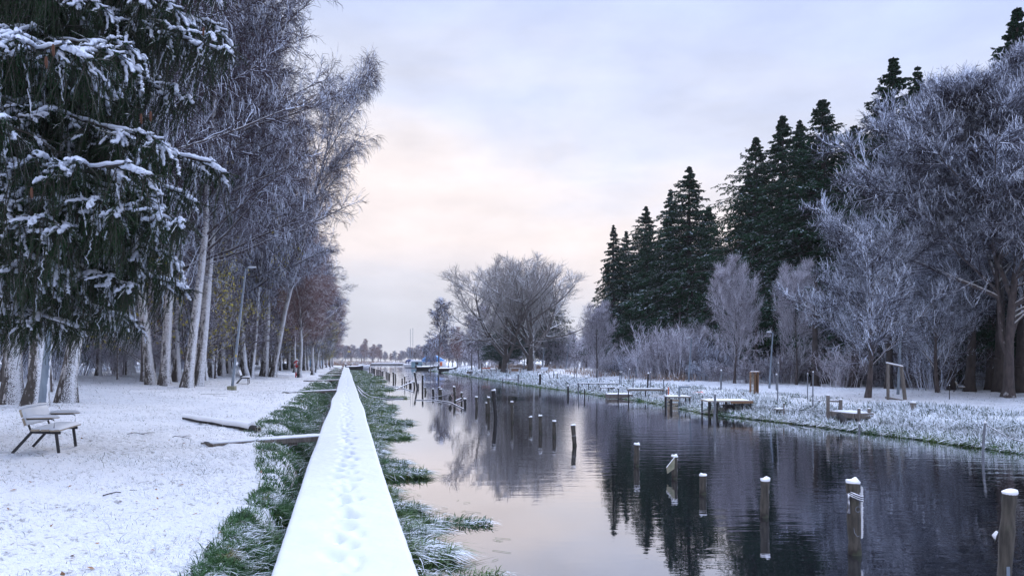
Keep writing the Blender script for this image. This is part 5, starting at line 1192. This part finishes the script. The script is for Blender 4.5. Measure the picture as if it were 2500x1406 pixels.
# --- bushes along the foot of the right-hand wood
rs = random.Random(44)
for i in range(46):
    px = rs.uniform(1430, 2520); Y = np.interp(px, [1430, 1700, 2000, 2500], [66, 52, 42, 33])+rs.uniform(-1, 9)
    g = gcol(px, Y); plant(BU[rs.choice([0, 0, 1, 2])], 'bush', 'thin-stemmed frosted bush at the foot of the right-hand wood', 'bush', tuple(g), 'bushes at the foot of the right-hand wood', rs.uniform(.7, 1.1), rs.uniform(.45, .85))
for (px, Y, s) in ((1590, 56, 1.1), (1625, 55, 1.3), (1655, 54, 1.3), (1685, 54, 1.1)):
    g = gcol(px, Y); plant(BU[0], 'bush', 'tall fan-shaped frosted bush between the second and third far bank lamps', 'bush', tuple(g), 'fan-shaped bushes', s, s)
# --- the two big bare trees and what stands behind them
for (px, Y, s, sz, yaw, lab) in ((1232, 92, 1.0, 1.16, 0.2, 'left one of the two big bare trees at the bend of the canal'), (1298, 90, 1.05, 1.18, 3.6, 'right one of the two big bare trees at the bend of the canal')):
    g = gcol(px, Y); plant(ASH, 'bare_tree', lab, 'bare tree', tuple(g), 'big bare trees at the bend', s*1.22, sz*.9, yaw)
for (px, Y, ty, rf, lab) in ((1292, 104, 655, 2.0, 'dark spruce rising between the two big bare trees'), (1335, 100, 700, 2.1, 'drooping spruce just right of the right big bare tree'), (1222, 108, 735, 2.0, 'lower spruce behind the left big bare tree')):
    g = gcol(px, Y); H = (EYE+(HY-ty)/FPX*Y)-g.z; plant(SPR[2], 'spruce_tree', lab, 'spruce', tuple(g), 'spruces behind the big bare trees', rf*H/20, H/20)
for (px, Y, ty, k, lab, nm) in ((1072, 150, 735, 1, 'lone weeping birch left of the two big bare trees', 'birch_tree'), (1152, 118, 770, 2, 'bushy frosted tree, left one of the pair beside the left big bare tree', 'frosted_tree'),
                            (1170, 120, 745, 2, 'bushy frosted tree, right one of the pair beside the left big bare tree', 'frosted_tree'), (1105, 160, 800, 0, 'reddish birch behind the lone weeping one', 'birch_tree'), (1040, 170, 842, 1, 'small forked tree in front of the white-roofed shed', 'bare_tree')):
    g = gcol(px, Y); H = (EYE+(HY-ty)/FPX*Y)-g.z; plant(FARB[k], nm, lab, 'birch' if 'birch' in nm else 'tree', tuple(g), 'trees on the far right shore', H/13*1.15, H/13)
rs = random.Random(66)
for i in range(40):
    if i < 22: px = rs.uniform(1345, 1490); Y = rs.uniform(92, 140)
    else: px = rs.uniform(1110, 1260); Y = rs.uniform(118, 165)
    if (px-CX)/FPX*Y < float(xr(Y))+6: continue
    g = gcol(px, Y); plant(BU[0], 'bush', 'pale frosted brush around the bend of the canal behind the big bare trees', 'bush', tuple(g), 'pale brush at the bend', rs.uniform(1.2, 1.9), rs.uniform(1.0, 1.9))
rs = random.Random(55)
for i in range(40):                          # pinkish wood behind the bend
    px = rs.uniform(1040, 1480); Y = rs.uniform(130, 230) if px < 1300 else rs.uniform(105, 180)
    ty = np.interp(px, [1040, 1100, 1200, 1340, 1480], [835, 815, 800, 805, 800])+rs.uniform(-8, 28); g = gcol(px, Y); H = max(4, (EYE+(HY-ty)/FPX*Y)-g.z)
    plant(FARB[rs.choice([0, 2, 2])], 'birch_tree', 'hazy pinkish tree in the wood behind the bend of the canal', 'tree', tuple(g), 'pinkish wood behind the bend', H/13*1.2, H/13)
for i in range(30):
    px = rs.uniform(1360, 1475); Y = rs.uniform(230, 320); ty = 815+rs.uniform(-10, 18)+(1475-px)*.05; g = gcol(px, Y); H = (EYE+(HY-ty)/FPX*Y)-g.z
    plant(SPF, 'pine_tree', 'pale frosted conifer of the distant wood left of the spruces', 'conifer', tuple(g), 'distant conifers', H/14*.9, H/14)
for i in range(90):                          # treeline across the lake
    px = rs.uniform(790, 1130); Y = rs.uniform(FAR+14, FAR+80); g = gcol(px, Y)
    prof = np.interp(px, [790, 860, 925, 960, 1000, 1060, 1130], [850, 842, 842, 862, 850, 842, 835])
    ty = prof+rs.uniform(-4, 16); H = (EYE+(HY-ty)/FPX*Y)-g.z
    plant(FARB[rs.choice([0, 1, 2, 2])], 'tree', 'small hazy tree of the distant shoreline beyond the end of the canal', 'tree', tuple(g), 'distant shoreline trees', H/13*1.5, H/13)
for (px, ty, lab) in ((889, 828, 'reddish distant birch, taller one above the reeds'), (911, 840, 'narrow distant birch right of the taller reddish one')):
    Y = 300; x = (px-CX)/FPX*(FAR+8); H = (HY-ty)/FPX*(FAR+8)+1.2; plant(FARB[0], 'birch_tree', lab, 'birch', (x, FAR+8, hz1(x, FAR+8)), 'distant shoreline birches', H/13*1.1, H/13)

# --- the near spruce whose snow-laden boughs fill the upper left
def spruce_bough(seed, L=4.5):
    rng = np.random.default_rng(seed); W, N, S_ = Soup(), Soup(), Soup()
    K = 16; t = np.linspace(0, 1, K+1)
    A = np.stack([L*t, .12*np.sin(t*5+seed), .42*np.sin(t*math.pi*.9)*(1-t)*1.6-.10*np.sin(t*math.pi)+0*t], 1)[None]
    V, F = tubes(A, taper(.038, .010, K), 7); W.add(V, F, 0, True)
    ns = 30
    p, d, ts, _ = spawn(A, None, ns, .16, .99, .80, rng, .12, .9)
    l1 = (.30+1.15*(1-ts)**.8)*(.7+.5*rng.random(ns))
    B = grow(p, d, l1, 8, rng, .06, np.array([-.02, -.06, -.1, -.12, -.12, -.1, -.05, 0.]))
    V, F = tubes(B, taper(np.full(ns, .014), np.full(ns, .005), 8), 5); W.add(V, F, 0, True)
    p, d, tq, par = spawn(B, None, 6, .2, 1.0, .75, rng, .15, .8); l2 = (.16+.28*rng.random(len(tq)))*(1.2-.5*tq)
    C = grow(p, d, l2, 5, rng, .07, -.10); V, F = tubes(C, taper(np.full(len(l2), .007), np.full(len(l2), .004), 5), 4); W.add(V, F)
    # hanging curtains
    X = np.concatenate([B[:, :-1], B[:, 1:]], 1) if False else B
    p1, d1, t1, _ = spawn(B, None, 8, .05, 1.0, 1.2, rng, .2, .2); p2, d2, t2, _ = spawn(A, None, 34, .12, .95, 1.2, rng, .2, .2)
    p = np.concatenate([p1, p2]); n = len(p); d = np.stack([rng.normal(0, .18, n), rng.normal(0, .18, n), np.full(n, -1.)], 1); l3 = .22+.62*rng.random(n)**1.3
    D = grow(p, d, l3, 6, rng, .05, -.06); V, F = tubes(D, taper(np.full(n, .006), np.full(n, .003), 6), 4); W.add(V, F)
    def needles(Br, ll, per_m, nl, nw, m=0):
        cnt = max(4, int(np.mean(ll)*per_m)); pp, dd, tt, pr = spawn(Br, None, cnt, .0, 1.0, .95, rng, .2, .0); k = len(pp)
        s = unit(np.cross(dd, rng.normal(0, 1, (k, 3)))); le = (nl*(.7+.6*rng.random(k)))[:, None]
        Vv = np.stack([pp-s*nw, pp+s*nw, pp+dd*le], 1).reshape(-1, 3); N.add(Vv, np.arange(k*3).reshape(-1, 3), m)
    needles(A[:, 4:], [L*.7], 420, .026, .0035); needles(B, l1, 330, .026, .0035); needles(C, l2, 330, .024, .0033); needles(D, l3, 300, .024, .0033)
    # snow pillows riding on the upper side
    def pillow(Br, r, zoff, sides=8, frac=1.0, flat=.75):
        k = len(Br); q = rng.random(k) < frac; Br = Br[q]; r = r[q] if hasattr(r, '__len__') else np.full(len(Br), r); n_, K_, _ = Br.shape
        # resample finer for lumps
        tt = np.linspace(0, K_-1, (K_-1)*3+1); i = np.clip(tt.astype(int), 0, K_-2); f = (tt-i)[None, :, None]; Q = Br[:, i]*(1-f)+Br[:, i+1]*f
        lump = .45+.95*rng.random((n_, Q.shape[1])); lump = (lump+np.roll(lump, 1, 1))/2; env = np.sin(np.linspace(.12, math.pi-.25, Q.shape[1]))**.45
        rr = r[:, None]*lump*env[None]; Q = Q.copy(); Q[:, :, 2] += zoff+rr*.25; Q += rng.normal(0, .009, Q.shape)
        V, F = tubes(Q, rr, sides, flat=flat); S_.add(V, F, 0, True)
    pillow(A[:, 6:], .038, .016); pillow(B, .036*(.7+.5*rng.random(ns)), .012, 8, .8); pillow(C, .023*(.7+.6*rng.random(len(C))), .010, 7, .34)
    pillow(D, .009, .0, 5, .04, 1.0)
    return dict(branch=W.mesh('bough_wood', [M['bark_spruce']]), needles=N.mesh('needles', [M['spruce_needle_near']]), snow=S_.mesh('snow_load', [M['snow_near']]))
M['snow_near'] = mat_snow('snow_on_boughs', .8, 30, (.70, .75, .86))  # bough snow toned dim and bluish, shade put into its colour
def near_spruce():
    PB = [spruce_bough(s) for s in (101, 102, 103)]
    T0 = Vector((-9.9, 12.2, 0)); T0.z = hz1(T0.x, T0.y)
    t = empty('near_spruce', T0, label='great dark spruce filling the upper left, boughs heavy with snow and hanging cones', cat='spruce')
    rng = np.random.default_rng(77); S = Soup(); P = grow(np.array([[0, 0, -.3]]), np.array([[0, 0, 1.]]), np.array([17.]), 20, rng, .006, .1); trunk_tube(S, P[0], .34, .08, rng, .4, 14); link('trunk', S.mesh('trunk', [M['bark_spruce']]), t)
    def bough(tip, rootz, k, snowy=True):
        a = Vector((T0.x, T0.y, rootz)); d = tip-a; L = d.length; s = L/4.5
        yaw = math.atan2(d.y, d.x); pitch = -math.atan2(d.z, math.hypot(d.x, d.y))
        o = link('branch', PB[k]['branch'], t); o.location = a-T0; o.rotation_euler = (0, pitch, yaw); q = min(1.15, max(.75, s)); o.scale = (s, q, q)
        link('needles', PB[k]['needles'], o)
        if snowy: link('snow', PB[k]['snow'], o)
    HERO = [(570, 132, 11.0, 1.6), (552, 75, 11.6, 1.5), (498, 392, 10.2, 1.5), (468, 545, 9.9, 1.3), (418, 622, 10.4, 1.2), (414, 690, 10.9, 1.1), (478, 250, 11.4, 1.5), (395, 340, 9.3, 1.4), (440, 470, 11.2, 1.4),
            (345, 700, 10.2, 1.0), (255, 755, 10.8, .9), (140, 790, 10.3, .8), (20, 790, 10.8, .6), (200, 800, 12.3, .9), (310, 775, 12.0, .9), (90, 815, 12.5, .8), (350, 800, 13.0, .9), (275, 395, 8.3, .5), (205, 560, 8.8, .6), (300, 130, 8.9, 1.2), (120, 100, 8.2, 1.0), (60, 300, 8.0, .9), (440, 20, 10.8, 1.6), (500, -60, 11.2, 1.6), (330, 520, 9.0, 1.0), (120, 640, 9.2, .7)]
    for i, (px, py, Y, rise) in enumerate(HERO):
        tip = at(px, py, Y); bough(tip, tip.z+rise, i % 3)
    rs = random.Random(5)
    for i in range(66):
        py = rs.uniform(-260, 740); mx = np.interp(py, [-260, 60, 130, 330, 400, 560, 690], [470, 500, 500, 420, 450, 400, 350])
        px = mx*rs.uniform(.25, .92) if i % 3 else rs.uniform(-200, 200)
        tip = at(px, py, rs.uniform(9.8, 15)); bough(tip, tip.z+rs.uniform(.6, 1.6), i % 3, i % 5 < 2)
    # cones
    cm = MB(); cm.tube([(0, 0, 0), (0, 0, -.02), (0, 0, -.06), (.004, 0, -.10), (.006, 0, -.13)], [.006, .014, .017, .014, .004], 10); ce = cm.S.mesh('cone', [M['cone']])
    for (px, py, Y) in ((130, 108, 8.2), (113, 138, 8.2), (345, 278, 9.3), (368, 272, 9.3), (77, 458, 8.4), (497, 68, 11.0), (350, 378, 10.0)):
        p = at(px, py, Y-.5); o = link('cone', ce, t); o.location = p-T0; o.rotation_euler = (.2, .15, 0)
near_spruce()

# ------------------------------------------------------------------ haze
def haze():
    m = bpy.data.materials.new('haze_air'); m.use_nodes = True; nt = m.node_tree; nt.nodes.clear(); o = nt.nodes.new('ShaderNodeOutputMaterial')
    v = nt.nodes.new('ShaderNodeVolumePrincipled'); v.inputs['Color'].default_value = (.93, .93, .97, 1); v.inputs['Density'].default_value = HAZE; nt.links.new(v.outputs[0], o.inputs['Volume'])
    mb = MB(); mb.box((-150, 430, 16), (1900, 930, 38)); ob = mb.build('haze', m); tag(ob, 'thin pale winter haze', kind='stuff')
HAZE = .0003
haze()

def fallen_sticks():
    rs = random.Random(9)
    for i, (px, py, L, lab) in enumerate([(350, 1062, .7, 'thin bent stick lying on the snow between the bench and the log'), (445, 1070, .5, 'forked stick on the snow below the log'), (560, 1040, .5, 'short twig beside the end of the log'), (300, 1210, .4, 'thin stick on the snow below the bench'), (520, 965, 1.6, 'fallen branch at the foot of the leaning birches')]):
        g = ground(px, py); a = rs.uniform(-.6, .6); P = []
        for k in range(7):
            x = L*(k/6-.5); y = .05*math.sin(k*1.7+i)*L*2; P.append((x*math.cos(a)-y*math.sin(a), x*math.sin(a)+y*math.cos(a), .02+.03*math.sin(k*.9)))
        o = MB().tube(P, [.008-.0008*k for k in range(7)], 5).build('stick', M['wood_dark']); o.location = g; tag(o, lab, 'stick', 'fallen sticks')
        MB().tube([P[3], (P[3][0]+L*.15, P[3][1]+L*.12, .05), (P[3][0]+L*.25, P[3][1]+L*.28, .04)], [.006, .005, .003], 5).build('side_twig', M['wood_dark'], o)
fallen_sticks()
